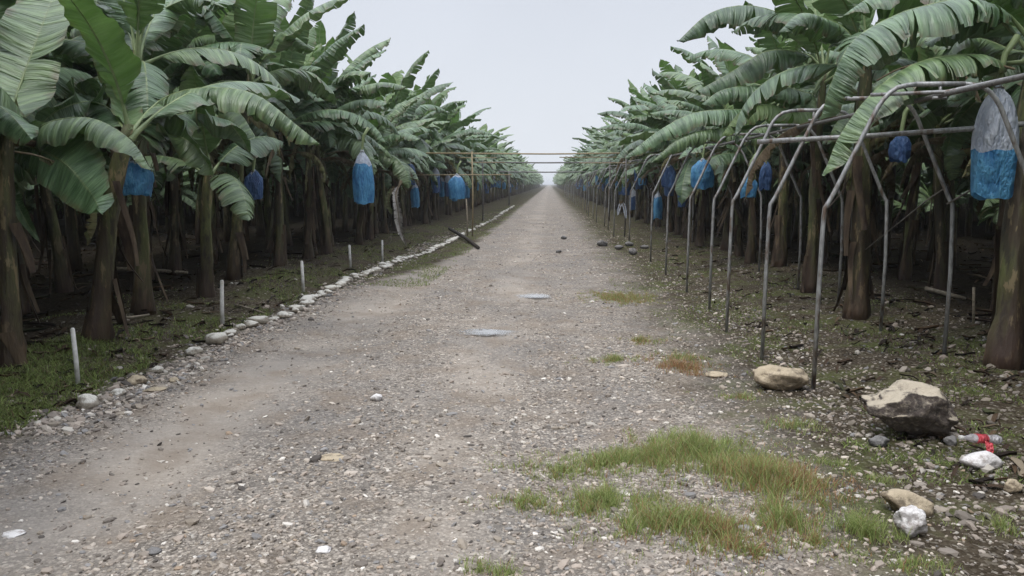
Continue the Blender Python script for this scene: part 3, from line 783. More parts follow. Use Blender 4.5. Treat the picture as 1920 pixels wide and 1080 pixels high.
# ------------------------------------------------------------------ fruit bags
def bag_mesh(L, r, seed, mats, split=.45):
    """cinched at the top, bulging over the bunch, ragged open hem"""
    rnd = random.Random(seed); up, lo = MB(), MB(); sides = 26; rings = 20
    prof = [(0, .10), (.03, .16), (.07, .13), (.16, .55), (.28, .82), (.45, .96), (.65, 1.0), (.85, .93), (1.0, .88)]
    def rad(f):
        for (a, ra), (b_, rb) in zip(prof[:-1], prof[1:]):
            if f <= b_: return ra + (rb - ra) * (f - a) / (b_ - a)
        return prof[-1][1]
    ph = [rnd.uniform(0, 6.28) for _ in range(6)]
    def ring(f):
        o = []
        for k in range(sides):
            a = 2 * math.pi * k / sides
            cr_ = 1 + .09 * math.sin(3 * a + ph[0] + f * 2) + .06 * math.sin(7 * a + ph[1] - f * 5) * (1.2 - f) + .035 * math.sin(11 * a + ph[2] + 9 * f)
            kx = int(f * 9 + .3 * math.sin(3 * a)); cr_ += .07 * math.sin(kx * 12.9 + int(a * 1.6) * 78.2 + ph[5]) * min(1, f * 4)
            rr = r * rad(f) * cr_; hem = (.018 * math.sin(2 * a + ph[3]) + .012 * math.sin(5 * a + ph[4]) + .008 * math.sin(13 * a)) * max(0, (f - .8) / .2)
            o.append((rr * math.cos(a), rr * math.sin(a) * .85, -L * f + hem + .008 * math.sin(20 * f + 2 * a) + (.022 * math.sin(2 * a + ph[5]) + .012 * math.sin(5 * a + ph[2])) * math.exp(-((f - split) / .12) ** 2)))
        return o
    for mb, f0, f1 in ((up, 0, split), (lo, split, 1.0)):
        if f1 - f0 < .02: continue
        m = max(2, int(rings * (f1 - f0))); vs = []
        for i in range(m + 1): vs += ring(f0 + (f1 - f0) * i / m)
        fs = [(i * sides + k, (i + 1) * sides + k, (i + 1) * sides + (k + 1) % sides, i * sides + (k + 1) % sides) for i in range(m) for k in range(sides)]
        mb.add(vs, fs)
    return up, lo
def bag(loc, L, r, seed, label, grp=None, split=.45, blue='bag_blue', rz=0.0, stalk=.35):
    root = empty('fruit_bag', loc, rz)
    up, lo = bag_mesh(L, r, seed, None, split)
    if up.v: link('upper_sleeve', up.mesh('upper_sleeve', [M['bag_white']]), root)
    link('lower_sleeve', lo.mesh('lower_sleeve', [M[blue]]), root)
    tb = MB(); tb.tube([(r * .2 * math.cos(a), r * .2 * math.sin(a), -L * .065 + .004 * math.sin(3 * a)) for a in [k * math.pi / 6 for k in range(13)]], .006, 5, 0, False)
    link('tie', tb.mesh('tie', [M['rope']]), root)
    if stalk:
        st = MB(); st.tube([(0, 0, -L * .3), (0, 0, 0), (.03, 0, stalk * .6), (.12, 0, stalk)], [.022, .022, .025, .03], 7)
        link('fruit_stalk', st.mesh('fruit_stalk', [M['rib']]), root)
    return tag(root, label, 'fruit bag', grp)
def bag_px(px, pt, pb, wpx, Y, seed, label, **kw):
    a = at(px, pt, Y); b_ = at(px, pb, Y)
    return bag(a, a.z - b_.z, wpx * Y / F / 2 * 1.02, seed, label, 'plastic bags over the fruit bunches', **kw)
bag_px(1874, 150, 368, 74, 6.9, 1, 'large near bag at the right edge, milky white above and bright blue below', split=.60)
bag_px(679, 278, 380, 38, 14.0, 2, 'long narrow bag hanging in the left row, whitish top and blue lower half', split=.3)
bag_px(251, 296, 366, 64, 7.9, 3, 'short sky blue bag hanging under a broad leaf near the left edge', split=.1)
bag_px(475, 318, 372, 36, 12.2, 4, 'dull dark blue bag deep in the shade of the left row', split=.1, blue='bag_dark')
bag_px(857, 325, 372, 30, 23.0, 5, 'blue bag with a white fold beside the yellowish upright post', split=.15)
bag_px(1318, 296, 352, 42, 15.0, 6, 'bright blue bag behind the slanting pipes of the middle arches', split=.1)
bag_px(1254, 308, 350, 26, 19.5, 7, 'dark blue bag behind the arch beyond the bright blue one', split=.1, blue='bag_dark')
bag_px(1404, 328, 370, 30, 13.5, 8, 'small blue bag low in the shade between two middle arches', split=.05)
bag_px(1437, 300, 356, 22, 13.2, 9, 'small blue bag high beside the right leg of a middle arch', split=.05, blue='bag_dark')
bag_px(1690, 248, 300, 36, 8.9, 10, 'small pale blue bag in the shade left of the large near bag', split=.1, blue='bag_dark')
pb = []
for k in range(3):
    L, r = (.9, .17) if k == 0 else (.75, .19) if k == 1 else (1.0, .16)
    up, lo = bag_mesh(L, r, 50 + k, None, (.25, .1, .4)[k])
    mb = MB(); mb.add(up.v, up.f, 0); mb.add(lo.v, lo.f, 1)
    mb.tube([(0, 0, -L * .2), (0, 0, .1), (.1, 0, .45)], .022, 5, 2)
    pb.append(mb.mesh('fruit_bag', [M['bag_white'], M['bag_blue'] if k == 0 else M['bag_dark'], M['rib']]))
for (x, y, H) in plants:
    if y < 21 or random.random() < .5: continue
    if x < 0 and y < 25: continue
    sgn = -1 if x < 0 else 1
    o = link('fruit_bag', pb[random.randrange(3)], None, (x - sgn * random.uniform(.25, .55), y + random.uniform(-.4, .4), min(H - .4, 2.5) - random.uniform(0, .3)))
    o.rotation_euler = (0, 0, random.uniform(0, 6.28))
    d = 'left' if x < 0 else 'right'
    tag(o, 'small distant bluish fruit bag hanging in the far %s row' % d, 'fruit bag', 'distant fruit bags of the %s row' % d)

# ------------------------------------------------------------------ cableway of bent pipes
AX0, AX1 = 2.05, 3.68
def arch_thing(y, label, grp, s=1.0, dx=0.0, mat='pipe', lean=0.0):
    root = empty('cableway_arch', (0, 0, 0))
    zt = 2.34 + .03 * math.sin(y * 3)
    def leg(x0, sgn):
        g = float(gz(x0, y)) - .06
        P = [(x0, y, g), (x0 + .005, y, .8), (x0 + .015 * sgn + lean, y, 1.36), (x0 + .035 * sgn + lean, y, 1.44), (x0 + .08 * sgn + lean, y, 1.53),
             (x0 + .33 * sgn + lean, y, 2.08), (x0 + .40 * sgn + lean, y, zt - .12), (x0 + .50 * sgn + lean, y, zt - .025), (x0 + .64 * sgn + lean, y, zt)]
        mb = MB(); mb.tube(P[:1] + [tuple(q) for q in catmull(P[1:], 26)], .0175, 9); link('leg', mb.mesh('leg', [M[mat]]), root)
        return P[-1]
    a = leg(AX0 + dx, 1); b_ = leg(AX1 + dx, -1)
    mb = MB(); mb.tube([a, b_], .019, 9); link('top_bar', mb.mesh('top_bar', [M[mat]]), root)
    mb = MB(); xm = (a[0] + b_[0]) / 2; mb.tube([(xm, y, zt), (xm, y, zt - .10)], .013, 7); mb.tube([(xm - .05, y, zt - .10), (xm + .05, y, zt - .10)], .012, 7)
    link('rail_hanger', mb.mesh('rail_hanger', [M[mat]]), root)
    # move origin to the foot of the left leg
    off = Vector((AX0 + dx, y, float(gz(AX0 + dx, y)))); root.location = off
    for c in root.children: c.location = -off
    return tag(root, label, 'pipe arch', grp)
ay = [(6.2, 'nearest bent pipe arch, rising beside the tan rock', .02), (7.3, 'second nearest pipe arch, its right leg meeting the stretched twine', -.09), (8.6, 'third pipe arch from the camera, its foot in a dark weed tuft', -.13),
      (10.3, 'fourth pipe arch from the camera, slender and close to the fifth', .02), (11.9, 'fifth pipe arch from the camera, close behind the fourth', 0), (14.2, 'sixth pipe arch from the camera, half hidden by the closer ones', .02),
      (16.6, 'seventh pipe arch, standing alone before the pile of dark clods', .05)]
for yy, lb, dx in ay: arch_thing(yy, lb, 'pipe arches of the cableway', dx=dx)
yy = 21
while yy < 112:
    arch_thing(yy, 'distant pipe arch in the receding line along the right row', 'distant pipe arches of the cableway', dx=random.uniform(-.08, .08)); yy += random.uniform(2.6, 4.2)
mb = MB(); xm = (AX0 + AX1) / 2
mb.tube([(xm + .02 * math.sin(k), -1 + k * 4.0, 2.35 - .10 + .0 * k) for k in range(30)], .019, 8)
tag(link('cableway_rail', mb.mesh('cableway_rail', [M['pipe_dark']])), 'long steel rail carried under the tops of the pipe arches', 'rail')
mb = MB(); mb.tube([at(1420, 266, 7.36), at(1640, 254, 7.2), at(1800, 243, 7.0), at(1990, 226, 6.8)], .022, 8)
tag(link('cross_pole', mb.mesh('cross_pole', [M['pipe']])), 'pale round pole lashed across the two nearest pipe arches', 'pole')
mb = MB(); mb.tube([at(1632, 178, 6.24), at(1775, 172, 6.1), at(1925, 140, 5.6), at(2050, 110, 5.2)], .014, 8)
tag(link('slanting_pole', mb.mesh('slanting_pole', [M['pipe']])), 'thin pole slanting up to the right edge from the nearest arch top', 'pole')
mb = MB()
mb.tube([at(1990, 262, 7.0), at(1832, 350, 7.2), at(1775, 383, 7.3)], .008, 6); mb.tube([at(1775, 350, 7.31), at(1735, 378, 8.0), at(1623, 468, 9.2)], .007, 6)
tag(link('guy_twine', mb.mesh('guy_twine', [M['rope']])), 'slack twine stretched from the near bag to a stem through the second arch', 'twine')

# overhead bars across the track
def gantry(y, z, xl, xr, mat, label, parts2=False, rz=.022):
    root = empty('overhead_frame', (xl, y, float(gz(xl, y))))
    off = root.location.copy()
    for x in (xl, xr):
        mb = MB(); mb.tube([(x, y, -.05), (x + .02, y, z * .5), (x, y, z + .05)], rz, 8)
        o = link('post', mb.mesh('post', [M['pipe_tan' if mat != 'pipe_dark' and x < 0 else 'pipe_dark']]), root, -off)
    mb = MB(); mb.tube([(xl - 1.4, y + .02, z), ((xl + xr) / 2, y + .02, z - .03), (xr + 1.5, y + .02, z)], rz, 8)
    link('beam', mb.mesh('beam', [M[mat]]), root, -off)
    if parts2:
        mb = MB(); mb.tube([(xl - 1.9, y - .02, 1.87), (xl + 1.2, y - .02, 1.88)], .016, 8); link('side_rail', mb.mesh('side_rail', [M['pipe_tan']]), root, -off)
        for zz, a, b_ in ((z - .14, xl - .4, xl + .75), (z - .28, xl - .1, xl + 1.0)):
            mb = MB(); mb.tube([(a, y + .05, zz), (b_, y + .05, zz)], .013, 7); link('side_rail', mb.mesh('side_rail', [M['pipe_tan']]), root, -off)
        for zz, a, b_ in ((z - .13, xr - 2.0, xr + .2), (z - .30, xr - 1.4, xr + .9), (z - .02, xr - 1.6, xr - .2)):
            mb = MB(); mb.tube([(a, y + .05, zz), (b_, y + .05, zz)], .014, 7); link('side_rail', mb.mesh('side_rail', [M['pipe_tan']]), root, -off)
    return tag(root, label, 'overhead frame', 'pipe frames spanning the track')
gantry(24.5, 2.53, -2.35, 2.3, 'pipe_tan', 'nearest pipe frame spanning the track on a yellowish upright post', True)
gantry(35, 2.54, -2.9, 2.6, 'pipe_dark', 'middle grey pipe frame spanning the track', rz=.03)
gantry(60, 2.50, -3.0, 2.8, 'pipe_dark', 'farthest and lowest looking pipe frame spanning the track', rz=.045)
mb = MB(); p = gp(876, 442); mb.tube([(0, 0, -.05), (.01, 0, .5), (-.02, 0, 1.15)], .02, 7)
tag(link('thin_post', mb.mesh('thin_post', [M['wood_pale']]), None, p), 'short thin stick standing beside the yellowish upright post', 'stick')

# ------------------------------------------------------------------ rocks, stakes, litter objects
def rock_mesh(seed, sx, sy, sz, mat, rough=.16, sub=3, shape=None, flat=0.0, smooth=True):
    import bmesh
    bm = bmesh.new(); bmesh.ops.create_icosphere(bm, subdivisions=sub, radius=1)
    rnd = random.Random(seed); pl = []
    for _ in range(9):
        d = Vector((rnd.gauss(0, 1), rnd.gauss(0, 1), rnd.gauss(0, 1))).normalized(); pl.append((d, rnd.uniform(.62, .9)))
    ph = [rnd.uniform(0, 6) for _ in range(6)]
    from mathutils import noise as mn
    so_ = Vector((seed * 1.7, seed * .9, seed * 2.3))
    for v in bm.verts:
        d = v.co.normalized(); r = 1.0
        for n, k in pl:
            c = d.dot(n)
            if c > k: r = min(r, k / c * 1.0 + .02)
            if c > .01: r = min(r, (k + .08) / c)
        r += rough * (.5 * math.sin(3.1 * d.x + ph[0] + 2 * math.sin(2.3 * d.z + ph[3])) * math.sin(2.7 * d.y + ph[1]) + .25 * math.sin(7 * d.x + ph[2]) * math.sin(6.3 * d.z + ph[4]) ) + rough * (.75 * mn.fractal(d * 1.8 + so_, .8, 2.1, 5) + .3 * mn.noise(d * 9 + so_))
        p = d * r
        if shape: p = shape(p)
        v.co = Vector((p.x * sx, p.y * sy, p.z * sz))
    zmin = min(v.co.z for v in bm.verts)
    for v in bm.verts: v.co.z -= zmin * (1 - .12)
    me = bpy.data.meshes.new('rock'); bm.to_mesh(me); bm.free(); me.materials.append(M[mat])
    me.polygons.foreach_set('use_smooth', np.full(len(me.polygons), smooth)); return me
def put_rock(px, py, wpx, hpx, seed, mat, label, name='rock', ry=.8, shape=None, rz=0.0, grp=None, sub=3, rough=.16, tilt=0.0):
    p = gp(px, py); s = p.y / F
    me = rock_mesh(seed, wpx * s / 2, wpx * s / 2 * ry, hpx * s / 2 * 1.08, mat, rough, sub, shape)
    o = link(name, me, None, p + Vector((0, wpx * s / 2 * ry * .5, -.01))); o.rotation_euler = (0, tilt, rz)
    return tag(o, label, 'rock', grp)
def boulder(p):
    x, y, z = p
    # overhanging wedge: blunt snout to the left, undercut toward the ground, sloping down on the right
    z = z + .10 * math.sin(5 * x + 1) * (z > 0); z = min(z, .62 + .22 * x * (x < .3) + .10 * math.sin(9 * x + 4 * y))
    x2 = x * (1.0 if z > -.1 else 1.0 - .38 * min(1, (-z - .1))) + (.22 * (-z) if z < 0 else 0)
    z2 = z * (1 - .22 * max(0, -x)) - .26 * max(0, x - .35) - .18 * max(0, -x - .55)
    return Vector((x2, y, z2))
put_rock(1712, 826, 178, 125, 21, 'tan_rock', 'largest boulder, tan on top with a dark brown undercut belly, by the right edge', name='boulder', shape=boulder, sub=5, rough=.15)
put_rock(1468, 732, 104, 50, 22, 'tan_rock2', 'low tan rock at the foot of the nearest pipe arch', ry=.7, sub=4)
put_rock(1704, 968, 118, 44, 23, 'tan_rock2', 'flat tan slab leaning on the small white rock', ry=.55, tilt=.28, sub=3, rough=.1)
put_rock(1710, 1008, 66, 56, 24, 'white_rock', 'small angular white rock below the flat tan slab', ry=.7, sub=4, rough=.26)
put_rock(1845, 880, 72, 38, 25, 'white_rock', 'pale round stone under the plastic bottle with the red label', ry=.8, sub=3)
put_rock(1652, 838, 38, 26, 26, 'grey_rock', 'small dark stone at the left foot of the largest boulder', sub=3)
put_rock(1785, 836, 26, 22, 27, 'grey_rock', 'small grey stone at the right foot of the largest boulder', sub=3)
put_rock(1903, 925, 40, 28, 28, 'tan_rock2', 'brown stone at the right photo edge below the bottle', sub=3)
put_rock(1345, 708, 44, 12, 29, 'tan_rock2', 'thin flat tan stone left of the low tan rock', sub=3)
put_rock(705, 752, 24, 16, 30, 'white_rock', 'small rounded white stone lying alone on the track', sub=3)
put_rock(622, 862, 56, 9, 31, 'tan_rock2', 'flat tan stone half sunk in the near part of the track', sub=3)
put_rock(605, 1035, 40, 12, 32, 'white_rock', 'pale stone near the bottom of the track, left of centre', sub=3)
put_rock(18, 1006, 52, 9, 33, 'white_rock', 'pale flat stone on the track at the left photo edge', sub=3)
put_rock(285, 1040, 34, 16, 34, 'grey_rock', 'small dark stone near the bottom left of the track', sub=3)
for k, (px, py, w_, h_) in enumerate([(1130, 462, 22, 12), (1160, 468, 20, 10), (1180, 462, 18, 10), (1208, 466, 20, 9), (1187, 478, 16, 14)]):
    put_rock(px, py, w_, h_, 60 + k, 'grey_rock', 'one of the dark clods heaped beside the distant right row', name='clod', grp='dark clods heaped by the right row', sub=2)
put_rock(1048, 474, 12, 8, 71, 'grey_rock', 'lone dark clod on the far part of the track, nearer of two', name='clod', sub=2)
put_rock(1057, 449, 12, 8, 72, 'grey_rock', 'lone dark clod on the far part of the track, farther of two', name='clod', sub=2)

# limewashed stones edging the left of the track
edge_named = {(158, 768): ('isolated white edging stone beside the nearest white stake', 46, 32), (360, 668): ('large white edging stone at the near end of the close packed line', 38, 20),
              (293, 700): ('white edging stone between the isolated one and the packed line', 28, 16), (255, 722): ('dull edging stone with a tan face before the packed line', 42, 22),
              (218, 742): ('brownish edging stone nearest the isolated white one', 32, 16), (325, 716): ('small brown edging stone lying inside the line', 26, 10), (427, 632): ('second white edging stone of the close packed line', 22, 12),
              (285, 735): ('reddish flat edging stone at the track side', 44, 10)}
for k, ((px, py), (lb, w_, h_)) in enumerate(edge_named.items()):
    put_rock(px, py, w_, h_, 100 + k, 'lime_stone' if 'white' in lb else 'tan_rock2', lb, name='edging_stone', grp='stones edging the left of the track', sub=3, rz=k)
em = [rock_mesh(130 + k, .085, .07, .05, 'lime_stone', .2, 2) for k in range(7)]
line = [(400, 645), (450, 617), (520, 600), (585, 565), (632, 541), (665, 522), (712, 508), (760, 488), (800, 476), (870, 440), (925, 412), (960, 396)]
pl = [gp(*q) for q in line]; pl[-1] = Vector((-2.6, 60, 0))
k = 0; d = 0
for a, b_ in zip(pl[:-1], pl[1:]):
    L = (b_ - a).length; n = max(1, int(L / (.14 if a.y < 19 else .3)))
    for i in range(n):
        if a.y > 40: break
        f = (i + random.uniform(-.3, .3)) / n; p = a.lerp(b_, f); p.x += random.uniform(-.05, .05); k += 1
        if random.random() < (.06 if a.y < 16 else .15): continue
        o = link('edging_stone', em[k % 7], None, (p.x, p.y, float(gz(p.x, p.y)))); o.rotation_euler = (0, 0, random.uniform(0, 6.28))
        s = random.uniform(.5, 1.35) * (1 if a.y < 19 else .85); o.scale = (s * random.uniform(.9, 1.5), s, s * random.uniform(.7, 1.1))
        near = a.y < 19
        tag(o, 'limewashed stone in the close packed white line along the left track edge' if near else 'limewashed stone in the far sparse part of the left edge line', 'edging stone',
            'close packed edging stones' if near else 'far edging stones')

def stake(px, py, ptop, wpx, seed, label):
    p = gp(px, py); h = (at(px, ptop, p.y).z - p.z); r = wpx * p.y / F / 2
    mb = MB(); l_ = random.Random(seed).uniform(-.02, .02)
    mb.tube([(0, 0, -.05), (l_ * .4, 0, h * .5), (l_, 0, h - .012), (l_, 0, h)], [r * 1.05, r, r * .95, r * .6], 8)
    tag(link('white_stake', mb.mesh('white_stake', [M['white_paint']]), None, p), label, 'stake', 'white stakes along the left verge')
stake(147, 722, 615, 9, 1, 'nearest and thickest white stake, beside the isolated white stone')
stake(417, 613, 525, 8, 2, 'second white stake from the left, before the short pale stemmed plant')
stake(569, 547, 489, 6, 3, 'third white stake from the left on the green verge')
stake(657, 500, 459, 5, 4, 'fourth white stake from the left below the long bag')
stake(717, 492, 450, 4, 5, 'farthest white stake, short and dim by the shredded dry leaf')
p = gp(1826, 612); mb = MB(); mb.tube([(0, 0, -.05), (-.02, 0, .25), (-.03, 0, .42)], .014, 7)
tag(link('short_stake', mb.mesh('short_stake', [M['wood_pale']]), None, p), 'short pale stake standing in the shade left of the nearest right plant', 'stake')

# dark fallen plank by the post, sticks and pipes on the ground
def stick(P, r, mat, label, name='fallen_stick', flat=False):
    pts = [gp(px, py) + Vector((0, 0, dz)) for px, py, dz in P]; o0 = pts[0].copy()
    mb = MB(); mb.tube([q - o0 for q in pts], [r, r * 1.05, r * .8][:len(pts)] if len(pts) <= 3 else r, 8)
    return tag(link(name, mb.mesh(name, [M[mat]]), None, o0), label, 'stick')
stick([(843, 438, .16), (872, 452, .10), (897, 468, .05)], .05, 'wood_dark', 'black wet post lying askew below the yellowish upright post', 'fallen_post')
stick([(200, 508, .05), (280, 511, .05), (352, 515, .04)], .03, 'wood_pale', 'long pale pole lying on the ground behind the third left plant')
stick([(440, 575, .03), (470, 583, .03), (495, 590, .02)], .013, 'wood_pale', 'thin pale stick on the ground right of the second stake')
stick([(208, 600, .03), (245, 598, .03), (280, 594, .03)], .012, 'wood_pale', 'thin brown stick on the soil right of the leaning plant')
stick([(1735, 548, .06), (1775, 553, .04), (1810, 560, .03)], .03, 'wood_pale', 'pale broken stick lying in the shade behind the second arch')

# shredded pale dry leaf on the left, white strip on the right
def hang_leaf(pts, wid, label, mat='leaf_dry', name='hanging_dry_leaf', seed=1, tears=14, cat='dry leaf'):
    mb = MB(); P = [at(*q) for q in pts]; o0 = P[-1]
    leaf_geo(mb, [q - o0 for q in P], wid, random.Random(seed), 26, 3, tears, .3, 1.2, (1, 0, 0), .05)
    return tag(link(name, mb.mesh(name, [M[mat], M['rib_dry']]), None, o0), label, cat)
M['leaf_grey'] = mat_noise('bleached_dry_leaf', (.15, .135, .12), (.46, .43, .39), 9, .8, .2)
hang_leaf([(752, 340, 18.3), (742, 365, 18.1), (746, 392, 18), (750, 425, 18.0), (762, 462, 18.0)], .12, 'shredded bleached dry leaf drooping to the verge in the left row', 'leaf_grey', seed=4)
hang_leaf([(738, 350, 18.5), (728, 375, 18.4), (735, 402, 18.4)], .10, 'smaller brown dry leaf beside the shredded bleached one', 'leaf_dry', seed=5)
hang_leaf([(1165, 378, 20.5), (1161, 390, 20.5), (1158, 404, 20.5)], .05, 'narrow white strip dangling left of its twin in the dark right row', 'bag_white', 'hanging_strip', 6, 2, 'strip')
hang_leaf([(1166, 376, 20.6), (1171, 390, 20.6), (1174, 410, 20.6)], .055, 'narrow white strip dangling right of its twin in the dark right row', 'bag_white', 'hanging_strip', 7, 2, 'strip')

# bottle with a red label
def bottle():
    p = gp(1850, 862) + Vector((0, .08, .10)); root = empty('plastic_bottle', p)
    ax = Vector((-1, -.12, .10)).normalized()
    def lathe(prof, mat, name, sides=16, sq=.8):
        mb = MB(); mb.tube([ax * a for a, _ in prof], [r for _, r in prof], sides); me = mb.mesh(name, [M[mat]])
        for v in me.vertices: v.co.z *= sq
        return link(name, me, root)
    lathe([(-.12, .012), (-.118, .028), (-.10, .034), (-.06, .031), (-.03, .033)], 'clear', 'bottle_base')
    lathe([(-.032, .0345), (0, .033), (.035, .0345)], 'red', 'label')
    lathe([(.034, .033), (.055, .030), (.08, .018), (.10, .013), (.112, .012)], 'clear', 'neck')
    lathe([(.110, .0155), (.114, .016), (.130, .016), (.132, .013)], 'white_paint', 'cap')
    mb = MB(); rr = random.Random(3)
    vs = [(.0, -.045, .0), (.045, -.05, -.01), (.04, -.075, -.05), (.0, -.07, -.045), (.02, -.08, -.085), (-.01, -.078, -.075)]
    mb.add(vs, [(0, 1, 2, 3), (3, 2, 4, 5)]); link('torn_label_flap', mb.mesh('torn_label_flap', [M['red']]), root)
    return tag(root, 'crushed plastic bottle with a red label and white cap beside the largest boulder', 'bottle')
bottle()
# red scrap at the right edge
mb = MB(); rr = random.Random(5); vs = []
for i in range(7):
    for j in range(5): vs.append((.05 * i - .15, .02 * math.sin(i * 2 + j), .05 * j + .02 * math.sin(i * 1.7 + j * 2)))
mb.add(vs, [(i * 5 + j, (i + 1) * 5 + j, (i + 1) * 5 + j + 1, i * 5 + j + 1) for i in range(6) for j in range(4)])
tag(link('red_scrap', mb.mesh('red_scrap', [M['red']]), None, gp(1925, 672) + Vector((0, .1, .02))), 'crumpled red plastic scrap behind the nearest right plant stem', 'scrap')

# ------------------------------------------------------------------ loose stones, grass, litter (uncountable)
def sample_y(n, y0, y1, pw):
    u = rng.random(n); a = 1 - pw
    return (y0 ** a + u * (y1 ** a - y0 ** a)) ** (1 / a)
ICO = None
def stones(name, X, Y, S, colf, label):
    import bmesh
    bm = bmesh.new(); bmesh.ops.create_icosphere(bm, subdivisions=1, radius=1)
    bv = np.array([v.co[:] for v in bm.verts]); bf = np.array([[v.index for v in f.verts] for f in bm.faces]); bm.free()
    T = []
    for k in range(12):
        r = 1 + rng.uniform(-.28, .2, (len(bv), 1)); T.append(bv * r)
    T = np.array(T); n = len(X)
    ti = rng.integers(0, 12, n); B = T[ti]
    sc3 = S[:, None] * np.stack([rng.uniform(.8, 1.5, n), rng.uniform(.6, 1.1, n), rng.uniform(.35, .75, n)], -1)
    B = B * sc3[:, None, :]
    a = rng.uniform(0, 6.28, n); ca, sa = np.cos(a)[:, None], np.sin(a)[:, None]
    x = B[:, :, 0] * ca - B[:, :, 1] * sa; y = B[:, :, 0] * sa + B[:, :, 1] * ca
    tl = rng.normal(0, .3, n)[:, None]; z = B[:, :, 2] + x * tl
    Z = gz(X, Y)
    Vv = np.stack([x + X[:, None], y + Y[:, None], z + (Z + sc3[:, 2] * .25)[:, None]], -1).reshape(-1, 3)
    Ff = (bf[None] + (np.arange(n) * len(bv))[:, None, None]).reshape(-1, 3)
    col = np.repeat(colf(n), len(bv), 0)
    tag(link(name, np_mesh(name, Vv, Ff, [M['stone_attr']], col)), label, 'gravel', kind='stuff')
pal = np.array([(.36, .31, .265), (.25, .22, .19), (.46, .41, .355), (.16, .14, .122), (.30, .262, .215), (.24, .235, .232), (.50, .47, .42), (.66, .63, .58), (.09, .08, .072), (.34, .26, .19)])
pw_ = np.array([.22, .19, .13, .10, .12, .10, .06, .025, .045, .01]); pw_ /= pw_.sum()
def gravel_col(n):
    c = pal[rng.choice(len(pal), n, p=pw_)]; return c * np.array([1.03, .995, .95]) * rng.uniform(.8, 1.25, (n, 1))
n = 60000
Y = sample_y(n, 2.4, 45, 1.75); X = rng.uniform(-3.5, 2.7, n)
den = .55 + .45 * fbm(X * 1.1, Y * .6); tr1 = np.exp(-((X + 2.35) / .5) ** 2); den = den * (1 - .9 * tr1) * (1 - .6 * np.exp(-((X + .55) / .35) ** 2))
den[X > 1.8] *= .8
keep = rng.random(n) < np.clip(den + .12, 0, 1); X, Y = X[keep], Y[keep]
S = np.exp(rng.normal(math.log(.0075), .48, len(X))) * (1 + .02 * Y); S = np.clip(S, .003, .034)
stones('gravel', X, Y, S, gravel_col, 'loose grey and tan pebbles scattered over the track')
n = 9000
Y = sample_y(n, 3, 30, 1.6); X = np.where(rng.random(n) < .72, rng.uniform(1.9, 5.2, n), rng.uniform(-5.6, -3.2, n))
S = np.clip(np.exp(rng.normal(math.log(.011), .5, n)), .004, .045)
stones('verge_gravel', X, Y, S, lambda n: gravel_col(n) * .72, 'dirty stones scattered over both earth verges')
# rubble rim beside the edging stones
n = 2600; Y = sample_y(n, 4.8, 28, 1.5); X = -3.22 + rng.normal(0, .16, n) - .02 * (Y > 14) * 0 + np.clip((Y - 14) * .02, 0, .5)
S = np.clip(np.exp(rng.normal(math.log(.018), .45, n)), .006, .05)
stones('rubble', X, Y, S, gravel_col, 'small rubble strewn along the left edge of the track')

def blades(name, X, Y, Hh, Wd, col, label, lean=.6, cat='grass', seg=3):
    n = len(X); a = rng.uniform(0, 6.28, n); ln = Hh * rng.uniform(.15, lean * 1.4, n)
    dx, dy = np.cos(a), np.sin(a); fa = rng.uniform(0, 6.28, n); fx, fy = np.cos(fa), np.sin(fa); Z = gz(X, Y) - .004
    rows = []
    for i in range(seg + 1):
        f = i / seg; w_ = Wd * (1 - f * .85) * .5
        cx_ = X + dx * ln * f ** 1.8; cy_ = Y + dy * ln * f ** 1.8; cz_ = Z + Hh * (f - .25 * f * f * (ln / Hh))
        rows.append(np.stack([cx_ - fx * w_, cy_ - fy * w_, cz_], -1)); rows.append(np.stack([cx_ + fx * w_, cy_ + fy * w_, cz_], -1))
    Vv = np.stack(rows, 1); m = 2 * (seg + 1); base = np.array([[2 * i, 2 * i + 1, 2 * i + 3, 2 * i + 2] for i in range(seg)])
    Ff = (base[None] + (np.arange(n) * m)[:, None, None]).reshape(-1, 4)
    tag(link(name, np_mesh(name, Vv.reshape(-1, 3), Ff, [M['grass_attr']], np.repeat(col, m, 0))), label, cat, kind='stuff')
def patch(list_):
    Xs = []; Ys = []; Hs = []; Rd = []
    for (px, py, rx, ry, h, dens, red) in list_:
        c = gp(px, py); s = c.y / F; RX = rx * s * 1.15; RY = abs(gp(px, py - ry).y - gp(px, py + ry).y) / 2
        n = int(dens * RX * RY * 3.14 * 9500); ncl = max(5, n // 32); h = h * 1.3 + .02
        a = rng.uniform(0, 6.28, ncl); r = np.clip(np.abs(rng.normal(0, .78, ncl)), 0, 1.7); CX = c.x + RX * r * np.cos(a); CY = c.y + RY * r * np.sin(a); ch = rng.uniform(.55, 1.15, ncl) * np.clip(1.1 - .5 * r, .3, 1.1)
        k = rng.integers(0, ncl, n); rr = np.abs(rng.normal(0, .045, n)); aa = rng.uniform(0, 6.28, n)
        Xs.append(CX[k] + rr * np.cos(aa)); Ys.append(CY[k] + rr * np.sin(aa)); Hs.append(h * ch[k] * rng.uniform(.3, 1.35, n) * np.clip(1.2 - rr * 6, .4, 1)); Rd.append(np.full(n, red) > rng.random(n))
    return map(np.concatenate, (Xs, Ys, Hs, Rd))
